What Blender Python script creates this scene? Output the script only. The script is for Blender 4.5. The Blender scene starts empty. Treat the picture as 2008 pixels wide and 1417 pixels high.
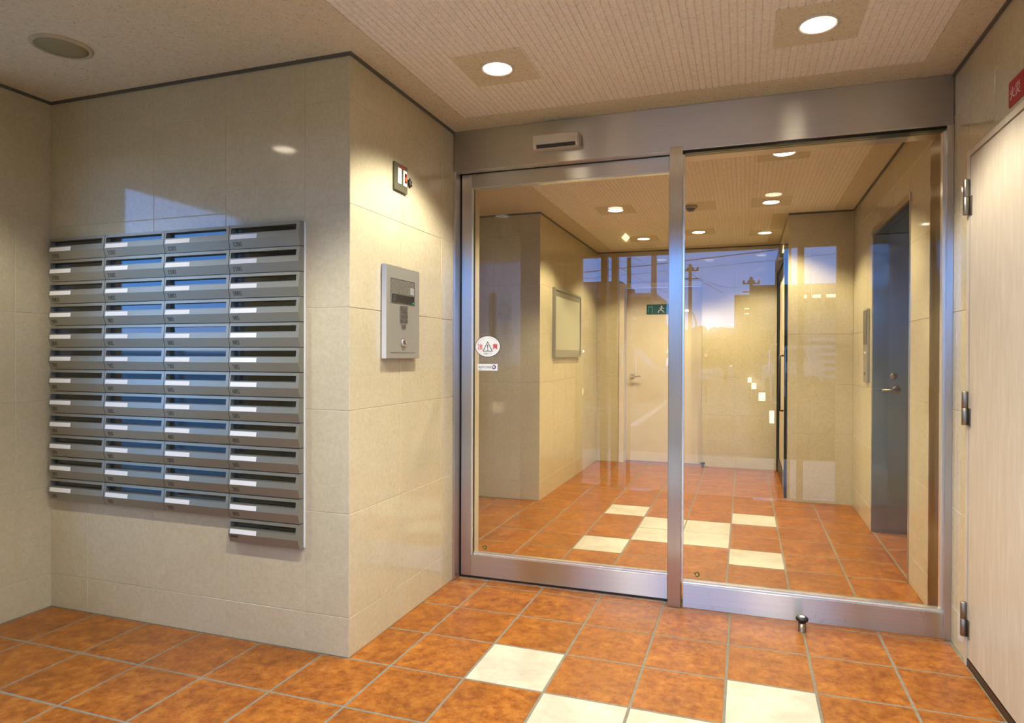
import bpy, bmesh, math, random
from mathutils import Matrix, Vector
random.seed(7)
S = bpy.context.scene
COL = S.collection
PI = math.pi

# ------------------------------------------------------------------ camera
F_PX, YAW, PITCH, ROLL, U0, V0, CAM_H = 1262.43, 0.3207, -0.0047, 0.0037, 1040.89, 704.94, 1.1627
cd = bpy.data.cameras.new('camera')
cam = bpy.data.objects.new('camera', cd)
COL.objects.link(cam)
cd.sensor_fit = 'HORIZONTAL'
cd.sensor_width = 36.0
cd.lens = F_PX * 36.0 / 2008.0
cd.shift_x = (1004.0 - U0) / 2008.0
cd.shift_y = (V0 - 708.5) / 2008.0
cd.clip_start = 0.02
cd.clip_end = 400
cam.matrix_world = (Matrix.Translation((0, 0, CAM_H)) @ Matrix.Rotation(YAW, 4, 'Z')
                    @ Matrix.Rotation(PI / 2 + PITCH, 4, 'X') @ Matrix.Rotation(ROLL, 4, 'Z'))
S.camera = cam

# ------------------------------------------------------------------ view, sky
S.view_settings.view_transform = 'Standard'
S.view_settings.look = 'None'
S.view_settings.gamma = 1.0
S.view_settings.use_curve_mapping = False
S.view_settings.exposure = 0.0
S.cycles.use_denoising = True
S.cycles.max_bounces = 10
S.cycles.diffuse_bounces = 2
S.cycles.glossy_bounces = 5
S.cycles.transmission_bounces = 6
S.cycles.transparent_max_bounces = 16
S.cycles.sample_clamp_indirect = 6.0
S.cycles.caustics_reflective = False
S.cycles.caustics_refractive = False

LAMP_W = 78.0                       # each downlight
LAMP_RGB = (1.0, 0.95, 0.82)            # vestibule
LOBBY_RGB = (1.0, 0.85, 0.52)           # warmer lamps in the lobby
LAMP_CONE, LAMP_BLEND = 122, 0.40
SKY = 1.25
world = bpy.data.worlds.new('dusk_sky')
S.world = world
world.use_nodes = True
wn = world.node_tree.nodes
wl = world.node_tree.links
wn.clear()
w_out = wn.new('ShaderNodeOutputWorld')
w_bg = wn.new('ShaderNodeBackground')
w_tc = wn.new('ShaderNodeTexCoord')
w_sep = wn.new('ShaderNodeSeparateXYZ')
w_ramp = wn.new('ShaderNodeValToRGB')
wl.new(w_tc.outputs['Generated'], w_sep.inputs[0])
wl.new(w_sep.outputs['Z'], w_ramp.inputs[0])
wl.new(w_ramp.outputs['Color'], w_bg.inputs['Color'])
wl.new(w_bg.outputs[0], w_out.inputs[0])
w_bg.inputs['Strength'].default_value = SKY
cr = w_ramp.color_ramp
cr.elements[0].position = 0.0
cr.elements[0].color = (2.3, 3.0, 5.4, 1)
cr.elements[1].position = 1.0
cr.elements[1].color = (1.5, 1.7, 2.1, 1)
for p, c in ((0.05, (1.1, 2.5, 5.9, 1)), (0.12, (0.6, 2.0, 5.7, 1)), (0.3, (1.3, 1.8, 2.8, 1))):
    e = cr.elements.new(p)
    e.color = c


# ------------------------------------------------------------------ material helpers
class NT:
    def __init__(self, name):
        self.m = bpy.data.materials.new(name)
        self.m.use_nodes = True
        self.n = self.m.node_tree.nodes
        self.l = self.m.node_tree.links
        self.b = self.n.get('Principled BSDF')
        self.out = self.n.get('Material Output')

    def new(self, t, **kw):
        nd = self.n.new('ShaderNode' + t)
        for k, v in kw.items():
            setattr(nd, k, v)
        return nd

    def link(self, a, b):
        self.l.new(a, b)

    def coords(self, scale=(1, 1, 1), per_object=True):
        tc = self.new('TexCoord')
        mp = self.new('Mapping')
        mp.inputs['Scale'].default_value = scale
        if per_object:
            oi = self.new('ObjectInfo')
            mul = self.new('Math', operation='MULTIPLY')
            mul.inputs[1].default_value = 37.0
            add = self.new('VectorMath', operation='ADD')
            self.link(oi.outputs['Random'], mul.inputs[0])
            self.link(tc.outputs['Object'], add.inputs[0])
            self.link(mul.outputs[0], add.inputs[1])
            self.link(add.outputs[0], mp.inputs[0])
        else:
            self.link(tc.outputs['Object'], mp.inputs[0])
        return mp.outputs[0]

    def noise(self, vec, scale, detail=4, rough=0.6):
        nz = self.new('TexNoise')
        nz.inputs['Scale'].default_value = scale
        nz.inputs['Detail'].default_value = detail
        nz.inputs['Roughness'].default_value = rough
        self.link(vec, nz.inputs['Vector'])
        return nz.outputs[0]

    def ramp(self, fac, stops):
        r = self.new('ValToRGB')
        e = r.color_ramp.elements
        e[0].position, e[0].color = stops[0][0], (*stops[0][1], 1)
        e[1].position, e[1].color = stops[-1][0], (*stops[-1][1], 1)
        for p, c in stops[1:-1]:
            x = e.new(p)
            x.color = (*c, 1)
        self.link(fac, r.inputs[0])
        return r.outputs[0]

    def mix(self, fac, a, b, mode='MIX'):
        mx = self.new('Mix', data_type='RGBA', blend_type=mode)
        for sock, v in ((mx.inputs[0], fac), (mx.inputs[6], a), (mx.inputs[7], b)):
            if isinstance(v, (int, float)):
                sock.default_value = v
            elif isinstance(v, tuple):
                sock.default_value = (*v, 1)
            else:
                self.link(v, sock)
        return mx.outputs[2]

    def set(self, **kw):
        names = {'color': 'Base Color', 'rough': 'Roughness', 'metal': 'Metallic', 'spec': 'Specular IOR Level',
                 'aniso': 'Anisotropic', 'tangent': 'Tangent', 'emit': 'Emission Color', 'emit_s': 'Emission Strength',
                 'coat': 'Coat Weight', 'coat_rough': 'Coat Roughness'}
        for k, v in kw.items():
            sk = self.b.inputs[names[k]]
            if isinstance(v, tuple) and len(v) == 3 and k in ('color', 'emit'):
                sk.default_value = (*v, 1)
            elif isinstance(v, (int, float, tuple)):
                sk.default_value = v
            else:
                self.link(v, sk)
        return self

    def bump(self, h, strength=0.2, dist=0.002):
        b = self.new('Bump')
        b.inputs['Strength'].default_value = strength
        b.inputs['Distance'].default_value = dist
        self.link(h, b.inputs['Height'])
        self.link(b.outputs[0], self.b.inputs['Normal'])


def plain(name, color, rough=0.5, metal=0.0, **kw):
    t = NT(name)
    t.set(color=color, rough=rough, metal=metal, **kw)
    return t.m


def glow(name, color, s):
    t = NT(name)
    t.set(color=(0.8, 0.8, 0.8), emit=color, emit_s=s)
    return t.m


M = {}


def mat_wall_tile():
    t = NT('limestone_wall_tile')
    v = t.coords()
    a = t.noise(v, 9, 6, 0.62)
    b = t.noise(v, 55, 7, 0.78)
    c1 = t.ramp(a, [(0.30, (0.565, 0.492, 0.322)), (0.55, (0.585, 0.512, 0.340)), (0.75, (0.61, 0.538, 0.366))])
    c2 = t.ramp(b, [(0.36, (0.88, 0.87, 0.85)), (0.52, (1, 1, 1)), (0.66, (1.09, 1.09, 1.10))])
    t.set(color=t.mix(0.8, c1, c2, 'MULTIPLY'), rough=0.07, spec=0.5)
    return t.m


def mat_floor_tile(name, dark, mid, light):
    t = NT(name)
    v = t.coords((1, 1, 1))
    a = t.noise(v, 24, 12, 0.80)
    b = t.noise(v, 5.5, 4, 0.55)
    c = t.noise(v, 60, 3, 0.6)
    c1 = t.ramp(a, [(0.38, dark), (0.51, mid), (0.64, light)])
    c2 = t.ramp(b, [(0.32, (0.80, 0.77, 0.74)), (0.68, (1.10, 1.10, 1.10))])
    t.set(color=t.mix(0.9, c1, c2, 'MULTIPLY'), rough=t.ramp(a, [(0.3, (0.30, 0.30, 0.30)), (0.7, (0.42, 0.42, 0.42))]), spec=0.42)
    t.bump(t.mix(0.5, a, c), 0.15, 0.002)
    return t.m


def mat_steel(name, grain, rough=0.30, base=(0.60, 0.575, 0.54), aniso=1.0, smudge=0.0):
    t = NT(name)
    geo = t.new('NewGeometry')
    cx = t.new('VectorMath', operation='CROSS_PRODUCT')      # across the grain, on every face
    t.link(geo.outputs['Normal'], cx.inputs[0])
    cx.inputs[1].default_value = tuple(g + e for g, e in zip(grain, (0.013, 0.017, 0.011)))
    v = t.coords((1, 1, 1), False)
    sc = tuple(2.0 if grain[i] else 400.0 for i in range(3))
    mp = t.new('Mapping')
    mp.inputs['Scale'].default_value = sc
    t.link(v, mp.inputs[0])
    g = t.noise(mp.outputs[0], 1.0, 3, 0.6)
    col = t.ramp(g, [(0.3, tuple(x * 0.93 for x in base)), (0.7, tuple(min(1, x * 1.05) for x in base))])
    if smudge:
        sm = t.noise(v, 18, 6, 0.7)
        msk = t.ramp(sm, [(0.60, (1, 1, 1)), (0.72, (0.62, 0.60, 0.58))])
        col = t.mix(smudge, col, msk, 'MULTIPLY')
    t.set(color=col, metal=1.0, rough=rough, aniso=aniso)
    t.link(cx.outputs[0], t.b.inputs['Tangent'])
    return t.m


def mat_ceiling(name, stretched=1.0, base=(0.74, 0.67, 0.50)):
    t = NT(name)
    v = t.coords((1, 1, 1), False)
    wv = t.noise(v, 35, 2, 0.5)
    mp = t.new('Mapping')
    mp.inputs['Rotation'].default_value = (0, 0, 0.6)
    mp.inputs['Scale'].default_value = (1, stretched, 1)
    t.link(v, mp.inputs[0])
    sp = t.noise(mp.outputs[0], 210, 2, 0.55)
    sp2 = t.noise(v, 60, 4, 0.6)
    msk = t.ramp(sp, [(0.640, (1, 1, 1)), (0.70, (0.50, 0.44, 0.33))])
    shade = t.ramp(sp2, [(0.35, (0.93, 0.92, 0.90)), (0.65, (1.03, 1.03, 1.03))])
    c = t.mix(1.0, t.mix(1.0, base, shade, 'MULTIPLY'), msk, 'MULTIPLY')
    t.set(color=c, rough=0.9, spec=0.15)
    t.bump(sp, 0.3, 0.001)
    return t.m


def mat_glass(name, tint=(0.985, 0.992, 0.985), r0=0.045):
    m = bpy.data.materials.new(name)
    m.use_nodes = True
    n, l = m.node_tree.nodes, m.node_tree.links
    n.clear()
    out = n.new('ShaderNodeOutputMaterial')
    mx = n.new('ShaderNodeMixShader')
    tr = n.new('ShaderNodeBsdfTransparent')
    gl = n.new('ShaderNodeBsdfGlossy')
    gl.inputs['Roughness'].default_value = 0.0
    tr.inputs['Color'].default_value = (*tint, 1)
    geo = n.new('ShaderNodeNewGeometry')
    dot = n.new('ShaderNodeVectorMath')
    dot.operation = 'DOT_PRODUCT'
    ab = n.new('ShaderNodeMath'); ab.operation = 'ABSOLUTE'
    om = n.new('ShaderNodeMath'); om.operation = 'SUBTRACT'; om.inputs[0].default_value = 1.0
    pw = n.new('ShaderNodeMath'); pw.operation = 'POWER'; pw.inputs[1].default_value = 5.0
    ma = n.new('ShaderNodeMath'); ma.operation = 'MULTIPLY_ADD'
    ma.inputs[1].default_value = 1 - r0
    ma.inputs[2].default_value = r0
    l.new(geo.outputs['Incoming'], dot.inputs[0])
    l.new(geo.outputs['Normal'], dot.inputs[1])
    l.new(dot.outputs['Value'], ab.inputs[0])
    l.new(ab.outputs[0], om.inputs[1])
    l.new(om.outputs[0], pw.inputs[0])
    l.new(pw.outputs[0], ma.inputs[0])
    l.new(ma.outputs[0], mx.inputs[0])
    l.new(tr.outputs[0], mx.inputs[1])
    l.new(gl.outputs[0], mx.inputs[2])
    l.new(mx.outputs[0], out.inputs[0])
    return m


def mat_door_film():
    t = NT('beige_door_film')
    v = t.coords((40, 40, 6), False)
    a = t.noise(v, 1.0, 5, 0.65)
    t.set(color=t.ramp(a, [(0.3, (0.50, 0.425, 0.31)), (0.55, (0.555, 0.48, 0.365)), (0.75, (0.62, 0.55, 0.435))]), rough=0.4, spec=0.35)
    return t.m


def mat_mailbox():
    t = NT('silver_painted_mailbox')
    v = t.coords((1, 1, 1))
    a = t.noise(v, 300, 2, 0.5)
    t.set(color=t.ramp(a, [(0.3, (0.285, 0.27, 0.205)), (0.7, (0.32, 0.305, 0.235))]), metal=0.55, rough=0.36)
    return t.m


def mat_print_plate():
    t = NT('printed_instruction_plate')
    v = t.coords((1, 110, 420), False)
    a = t.noise(v, 1.0, 2, 0.5)
    t.set(color=t.ramp(a, [(0.40, (0.30, 0.29, 0.24)), (0.55, (0.13, 0.125, 0.10))]), rough=0.35, metal=0.3)
    return t.m


def mat_asphalt():
    t = NT('asphalt')
    v = t.coords((1, 1, 1), False)
    a = t.noise(v, 40, 4, 0.7)
    b = t.noise(v, 0.6, 3, 0.6)
    c = t.mix(1.0, t.ramp(a, [(0.3, (0.17, 0.165, 0.165)), (0.7, (0.24, 0.235, 0.235))]), t.ramp(b, [(0.3, (0.85, 0.85, 0.85)), (0.7, (1.1, 1.1, 1.1))]), 'MULTIPLY')
    t.set(color=c, rough=0.85)
    return t.m


def mat_noise2(name, c0, c1, scale, rough=0.8):
    t = NT(name)
    a = t.noise(t.coords((1, 1, 1)), scale, 4, 0.65)
    t.set(color=t.ramp(a, [(0.3, c0), (0.7, c1)]), rough=rough)
    return t.m


M['wall'] = mat_wall_tile()
M['grout_wall'] = mat_noise2('pale_wall_grout', (0.60, 0.525, 0.37), (0.64, 0.565, 0.41), 60)
M['terracotta'] = mat_floor_tile('terracotta_floor_tile', (0.19, 0.050, 0.0045), (0.325, 0.103, 0.0095), (0.445, 0.178, 0.027))
M['cream'] = mat_floor_tile('cream_floor_tile', (0.54, 0.49, 0.375), (0.60, 0.55, 0.435), (0.64, 0.595, 0.485))
M['grout_floor'] = mat_noise2('grey_floor_grout', (0.18, 0.16, 0.12), (0.235, 0.21, 0.16), 50)
M['ceil'] = mat_ceiling('acoustic_ceiling_board', 0.35)
M['ceil_rib'] = mat_ceiling('ribbed_ceiling_board', 0.8, (0.95, 0.90, 0.80))
M['trim_dark'] = plain('dark_ceiling_trim', (0.10, 0.10, 0.08), 0.45)
M['steel_h'] = mat_steel('brushed_steel_horizontal', (1, 0, 0))
M['steel_rail'] = mat_steel('scuffed_steel_rail', (1, 0, 0), 0.30, smudge=0.8)
M['steel_v'] = mat_steel('brushed_steel_vertical', (0, 0, 1), 0.32)
M['steel_vy'] = mat_steel('brushed_steel_side', (0, 0, 1), 0.27)
M['steel_dark'] = mat_steel('dark_steel_door', (0, 0, 1), 0.26, (0.27, 0.33, 0.36), 1.0)
M['steel_brown'] = mat_steel('brown_tinted_steel', (0, 0, 1), 0.30, (0.26, 0.19, 0.10))
M['bead'] = plain('bright_glazing_bead', (0.80, 0.80, 0.76), 0.22, 0.8)
M['black'] = plain('black_rubber_and_gap_shade', (0.008, 0.008, 0.008), 0.45)
M['dark'] = plain('dark_bronze', (0.022, 0.022, 0.020), 0.3, 0.6)
M['glass'] = mat_glass('clear_door_glass')
M['glass2'] = mat_glass('clear_window_glass', (0.97, 0.985, 0.98), 0.02)
M['door_film'] = mat_door_film()
M['door_white'] = mat_noise2('pale_door_paint', (0.70, 0.62, 0.49), (0.74, 0.66, 0.53), 8, 0.4)
M['mailbox'] = mat_mailbox()
M['flap'] = plain('smoked_slot_flap', (0.03, 0.026, 0.014), 0.05, 0.0, spec=0.8)
M['card'] = plain('white_name_card', (0.86, 0.86, 0.84), 0.6)
M['ink'] = plain('black_ink', (0.012, 0.012, 0.010), 0.6)
M['ink_red'] = plain('red_ink', (0.62, 0.012, 0.010), 0.5)
M['ink_grey'] = plain('grey_ink', (0.22, 0.22, 0.20), 0.6)
M['ink_white'] = plain('white_ink', (0.80, 0.70, 0.66), 0.6)
M['ink_purple'] = plain('purple_ink', (0.035, 0.015, 0.16), 0.5)
M['ink_green'] = plain('green_ink', (0.01, 0.09, 0.01), 0.5)
M['sticker'] = plain('white_sticker', (0.84, 0.86, 0.84), 0.45)
M['silver'] = plain('silver_panel', (0.42, 0.41, 0.345), 0.36, 0.5)
M['silver_edge'] = plain('bright_panel_edge', (0.80, 0.80, 0.78), 0.3, 0.4)
M['plate'] = mat_print_plate()
M['screen'] = plain('black_screen', (0.004, 0.004, 0.004), 0.12)
M['led'] = NT('green_led').set(color=(0.0, 0.10, 0.02), emit=(0.02, 1.0, 0.10), emit_s=0.8).m
M['pilot_glass'] = plain('dim_sensor_glass', (0.045, 0.042, 0.022), 0.2)
M['pilot'] = NT('orange_pilot').set(color=(0.35, 0.07, 0.0), emit=(1.0, 0.16, 0.0), emit_s=0.30).m
M['pilot_dark'] = plain('dark_red_lens', (0.22, 0.012, 0.0), 0.25)
M['switch_plate'] = plain('grey_switch_plate', (0.13, 0.122, 0.075), 0.4, 0.3)
M['white_plastic'] = plain('white_plastic', (0.86, 0.84, 0.78), 0.35)
M['beige_plastic'] = plain('beige_plastic', (0.62, 0.55, 0.45), 0.4)
M['chrome'] = plain('chrome', (0.85, 0.85, 0.84), 0.08, 1.0)
M['hinge'] = plain('satin_hinge_steel', (0.30, 0.265, 0.21), 0.38, 1.0)
M['stop_shaft'] = plain('bronze_shaft', (0.27, 0.205, 0.155), 0.25, 1.0)
M['red'] = plain('red_sign_plate', (0.36, 0.004, 0.007), 0.4)
M['exit_green'] = plain('dark_green_sign', (0.004, 0.085, 0.075), 0.4)
M['exit_light'] = plain('pale_sign_print', (0.10, 0.42, 0.40), 0.4)
M['board'] = plain('pale_notice_board', (0.46, 0.45, 0.33), 0.5)
M['board_frame'] = plain('aluminium_board_frame', (0.34, 0.335, 0.28), 0.4, 0.5)
M['ring'] = plain('lamp_trim_ring', (0.72, 0.66, 0.60), 0.35, 0.2)
M['bulb'] = glow('downlight_lens', (1.0, 0.86, 0.62), 14.0)
M['speaker'] = plain('ceiling_speaker_grille', (0.30, 0.27, 0.14), 0.7)
M['speaker_rim'] = plain('ceiling_speaker_rim', (0.50, 0.44, 0.29), 0.6)
M['asphalt'] = mat_asphalt()
M['paving'] = mat_noise2('pale_paving', (0.60, 0.57, 0.54), (0.68, 0.65, 0.62), 12)
M['road_line'] = plain('white_road_paint', (0.75, 0.75, 0.75), 0.8)
M['leaf'] = mat_noise2('dark_foliage', (0.012, 0.028, 0.008), (0.03, 0.06, 0.018), 6)
M['bark'] = mat_noise2('brown_bark', (0.05, 0.035, 0.025), (0.09, 0.065, 0.05), 20)
M['pole'] = mat_noise2('grey_concrete_pole', (0.16, 0.15, 0.14), (0.22, 0.21, 0.20), 8)
M['fence'] = mat_noise2('blue_reflector_panel', (0.22, 0.52, 0.80), (0.25, 0.56, 0.84), 4, 0.5)
M['wire'] = plain('black_cable', (0.01, 0.01, 0.01), 0.6)
M['bld_brown'] = mat_noise2('brown_render', (0.10, 0.075, 0.055), (0.13, 0.10, 0.075), 2)
M['bld_tan'] = mat_noise2('tan_render', (0.09, 0.075, 0.05), (0.12, 0.10, 0.07), 2)
M['bld_pale'] = mat_noise2('pale_render', (0.30, 0.29, 0.28), (0.36, 0.35, 0.34), 2)
M['win_dark'] = plain('dark_window_pane', (0.02, 0.022, 0.028), 0.15)
M['win_lit'] = glow('lit_window', (1.0, 0.93, 0.8), 7.0)
M['sign_white'] = plain('white_sign_board', (0.72, 0.70, 0.74), 0.5)
M['sign_orange'] = plain('orange_sign_board', (0.40, 0.10, 0.02), 0.5)
M['lantern'] = glow('lantern_glass_and_glint', (1.0, 0.74, 0.42), 22.0)
M['street_glow'] = glow('street_lamp_glass', (1.0, 0.95, 0.85), 40.0)
M['signal_red'] = glow('red_signal', (1.0, 0.05, 0.03), 12.0)
M['car_white'] = plain('white_car_paint', (0.55, 0.55, 0.57), 0.25)
M['car_dark'] = plain('grey_car_paint', (0.16, 0.15, 0.15), 0.25)
M['tyre'] = plain('tyre_rubber', (0.015, 0.015, 0.015), 0.8)


# ------------------------------------------------------------------ geometry helpers
def loc_of(p):
    v = Vector((0, 0, 0))
    while p is not None:
        v = v + p.location
        p = p.parent
    return v


def obj(name, bm, mat, parent=None, smooth=False, at=None):
    """links bm (world coordinates) as one mesh object; AT moves its origin there."""
    off = Vector(at) if at is not None else (loc_of(parent) if parent else Vector((0, 0, 0)))
    bmesh.ops.translate(bm, verts=bm.verts, vec=-off)
    bmesh.ops.recalc_face_normals(bm, faces=bm.faces)
    me = bpy.data.meshes.new(name)
    bm.to_mesh(me)
    bm.free()
    if smooth:
        for p in me.polygons:
            p.use_smooth = True
    me.materials.append(mat)
    o = bpy.data.objects.new(name, me)
    COL.objects.link(o)
    o.parent = parent
    o.location = off - (loc_of(parent) if parent else Vector((0, 0, 0)))
    return o


def thing(name, label, cat, loc, group=None, kind=None):
    o = bpy.data.objects.new(name, None)
    o.empty_display_size = 0.05
    COL.objects.link(o)
    o.location = loc
    o['label'] = label
    o['category'] = cat
    if group:
        o['group'] = group
    if kind:
        o['kind'] = kind
    return o


def tag(o, label, cat, group=None, kind=None):
    o['label'] = label
    o['category'] = cat
    if group:
        o['group'] = group
    if kind:
        o['kind'] = kind
    return o


def struct(o, label=None):
    o['kind'] = 'structure'
    if label:
        o['label'] = label
    return o


def add_box(bm, x0, x1, y0, y1, z0, z1, bevel=0.0):
    vs = [bm.verts.new((x, y, z)) for x in (x0, x1) for y in (y0, y1) for z in (z0, z1)]
    q = [(0, 1, 3, 2), (4, 6, 7, 5), (0, 4, 5, 1), (2, 3, 7, 6), (0, 2, 6, 4), (1, 5, 7, 3)]
    fs = [bm.faces.new([vs[i] for i in f]) for f in q]
    if bevel > 0:
        es = list({e for f in fs for e in f.edges})
        bmesh.ops.bevel(bm, geom=es, offset=bevel, segments=2, affect='EDGES', profile=0.5)
    return bm


def box(x0, x1, y0, y1, z0, z1, bevel=0.0):
    return add_box(bmesh.new(), min(x0, x1), max(x0, x1), min(y0, y1), max(y0, y1), min(z0, z1), max(z0, z1), bevel)


def add_lathe(bm, prof, c, axis='z', seg=32, cap=True):
    """prof: list of (r, h) along axis from c."""
    rings = []
    for r, h in prof:
        ring = []
        for k in range(seg):
            a = 2 * PI * k / seg
            p, q = r * math.cos(a), r * math.sin(a)
            if axis == 'z':
                v = (c[0] + p, c[1] + q, c[2] + h)
            elif axis == 'x':
                v = (c[0] + h, c[1] + p, c[2] + q)
            else:
                v = (c[0] + p, c[1] + h, c[2] + q)
            ring.append(bm.verts.new(v))
        rings.append(ring)
    for a, b in zip(rings, rings[1:]):
        for k in range(seg):
            bm.faces.new((a[k], a[(k + 1) % seg], b[(k + 1) % seg], b[k]))
    if cap:
        bm.faces.new(rings[0])
        bm.faces.new(list(reversed(rings[-1])))
    return bm


def lathe(prof, c, axis='z', seg=32, cap=True):
    return add_lathe(bmesh.new(), prof, c, axis, seg, cap)


def add_tube(bm, pts, r, seg=10):
    pts = [Vector(p) for p in pts]
    rings = []
    for i, p in enumerate(pts):
        d = (pts[min(i + 1, len(pts) - 1)] - pts[max(i - 1, 0)]).normalized()
        up = Vector((0, 0, 1)) if abs(d.z) < 0.95 else Vector((1, 0, 0))
        s = d.cross(up).normalized()
        t = d.cross(s).normalized()
        rings.append([bm.verts.new(p + r * (math.cos(2 * PI * k / seg) * s + math.sin(2 * PI * k / seg) * t)) for k in range(seg)])
    for a, b in zip(rings, rings[1:]):
        for k in range(seg):
            bm.faces.new((a[k], a[(k + 1) % seg], b[(k + 1) % seg], b[k]))
    bm.faces.new(rings[0])
    bm.faces.new(list(reversed(rings[-1])))
    return bm


def tube(pts, r, seg=10):
    return add_tube(bmesh.new(), pts, r, seg)


def prism(poly, fn, h0, h1):
    """poly: 2-D outline; fn(a, b, h) -> xyz."""
    bm = bmesh.new()
    a = [bm.verts.new(fn(p[0], p[1], h0)) for p in poly]
    b = [bm.verts.new(fn(p[0], p[1], h1)) for p in poly]
    n = len(poly)
    for i in range(n):
        bm.faces.new((a[i], a[(i + 1) % n], b[(i + 1) % n], b[i]))
    bm.faces.new(a)
    bm.faces.new(list(reversed(b)))
    return bm


def text_bm(s, size, fn, depth=0.0006, align='LEFT', spacing=1.0, offset=0.0):
    """mesh of the words S; fn maps the text's (x, y, z) to the world."""
    cu = bpy.data.curves.new('lettering', 'FONT')
    cu.body = s
    cu.size = size
    cu.align_x = align
    cu.extrude = depth / 2
    cu.resolution_u = 3
    cu.offset = offset
    cu.space_character = spacing
    o = bpy.data.objects.new('lettering', cu)
    COL.objects.link(o)
    dg = bpy.context.evaluated_depsgraph_get()
    me = bpy.data.meshes.new_from_object(o.evaluated_get(dg))
    bm = bmesh.new()
    bm.from_mesh(me)
    for v in bm.verts:
        v.co = Vector(fn(v.co.x, v.co.y, v.co.z))
    bpy.data.objects.remove(o)
    bpy.data.curves.remove(cu)
    bpy.data.meshes.remove(me)
    return bm


# ------------------------------------------------------------------ tiled surfaces
TILE_MESH = {}


def tile_mesh(w, h, axis, sign, mat, t=0.007, c=0.0011, name='tile'):
    """a flat tile of w x h whose face looks along sign*axis; its face centre is the origin."""
    key = (round(w, 4), round(h, 4), axis, sign, mat.name)
    if key in TILE_MESH:
        return TILE_MESH[key]
    bm = bmesh.new()

    def P(a, b, d):
        if axis == 'x':
            return (sign * d, a, b)
        if axis == 'y':
            return (a, sign * d, b)
        return (a, b, sign * d)
    rings = []
    for ins, d in ((0, -t), (0, -c), (c, 0.0)):
        rings.append([bm.verts.new(P(sx * (w / 2 - ins), sy * (h / 2 - ins), d)) for sx, sy in ((-1, -1), (1, -1), (1, 1), (-1, 1))])
    for r0, r1 in zip(rings, rings[1:]):
        for k in range(4):
            bm.faces.new((r0[k], r0[(k + 1) % 4], r1[(k + 1) % 4], r1[k]))
    bm.faces.new(rings[-1])
    bm.faces.new(list(reversed(rings[0])))
    bmesh.ops.recalc_face_normals(bm, faces=bm.faces)
    me = bpy.data.meshes.new(name)
    bm.to_mesh(me)
    bm.free()
    me.materials.append(mat)
    TILE_MESH[key] = me
    return me


def subtract(r, holes):
    out = [r]
    for h in holes:
        nxt = []
        for a0, a1, b0, b1 in out:
            if h[1] <= a0 or h[0] >= a1 or h[3] <= b0 or h[2] >= b1:
                nxt.append((a0, a1, b0, b1))
                continue
            if h[0] > a0:
                nxt.append((a0, h[0], b0, b1))
            if h[1] < a1:
                nxt.append((h[1], a1, b0, b1))
            m0, m1 = max(a0, h[0]), min(a1, h[1])
            if h[2] > b0:
                nxt.append((m0, m1, b0, h[2]))
            if h[3] < b1:
                nxt.append((m0, m1, h[3], b1))
        out = nxt
    return out


def lay_tiles(parent, axis, plane, sign, a_cuts, b_cuts, joint, mat_fn, holes=(), jitter=0.0, whole=False):
    for i in range(len(a_cuts) - 1):
        for j in range(len(b_cuts) - 1):
            cell = (a_cuts[i], a_cuts[i + 1], b_cuts[j], b_cuts[j + 1])
            left = subtract(cell, holes)
            if whole:       # floor tiles run on under the walls
                left = [cell] if any(q[1] - q[0] > 0.025 and q[3] - q[2] > 0.025 for q in left) else []
            for a0, a1, b0, b1 in left:
                w, h = a1 - a0 - joint, b1 - b0 - joint
                if w < 0.006 or h < 0.006:
                    continue
                m, lab = mat_fn(i, j)
                o = bpy.data.objects.new('tile', tile_mesh(w, h, axis, sign, m))
                COL.objects.link(o)
                ca, cb = (a0 + a1) / 2, (b0 + b1) / 2
                d = plane + random.uniform(-jitter, jitter)
                o.parent = parent
                p = Vector((d, ca, cb) if axis == 'x' else (ca, d, cb) if axis == 'y' else (ca, cb, d))
                o.location = p - loc_of(parent)
                if lab:
                    o['label'] = lab


Z_CUTS = [0.0, 0.153, 0.553, 0.952, 1.350, 1.749, 2.150, 2.3145]
CEIL = 2.327
WALL_MAT = lambda i, j: (M['wall'], None)


def steps(a0, a1, origin, pitch):
    k = math.ceil((a0 - origin) / pitch + 1e-6)
    out = [a0]
    while origin + k * pitch < a1 - 1e-6:
        out.append(origin + k * pitch)
        k += 1
    return out + [a1]


def tiled_wall(name, label, axis, plane, sign, a0, a1, origin, thick=0.12, holes=(), pitch=0.4, top=CEIL, outer=''):
    """grout backing with its tiles; HOLES are openings in (along, z)."""
    bm = bmesh.new()
    back = plane - sign * 0.0014
    for r0, r1, z0, z1 in subtract((a0 + (0.004 if 'a' in outer else -0.1), a1 - (0.004 if 'b' in outer else -0.1), 0.0, top), [h[:4] for h in holes if len(h) == 4]):
        if axis == 'x':
            add_box(bm, min(back, back - sign * thick), max(back, back - sign * thick), r0, r1, z0, z1)
        else:
            add_box(bm, r0, r1, min(back, back - sign * thick), max(back, back - sign * thick), z0, z1)
    w = struct(obj(name, bm, M['grout_wall']), label)
    zc = [z for z in Z_CUTS if z < top] + ([top] if top < 2.3 else [])
    lay_tiles(w, axis, plane, sign, steps(a0, a1, origin, pitch), zc, 0.0021, WALL_MAT, [h[:4] for h in holes], 0.00025)
    return w


XL, YM, XS, YG, XR = -3.045, 2.127, -1.44, 3.05, 0.81       # left wall, mailbox wall, return wall, door front, right wall
YE = 0.53                                                   # entrance door line
XLL, YLF, YLB = -1.568, 4.95, 7.085                          # lobby: left wall, its front face, back wall
XB, YB = 0.332, 5.60                                        # lobby: right-hand block
ALC = (3.787, 4.835, 0.0, 1.985)                            # alcove opening in the right wall
WIN = (0.86, 1.75, 0.34, 2.08)                              # daylight window in the left wall

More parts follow.
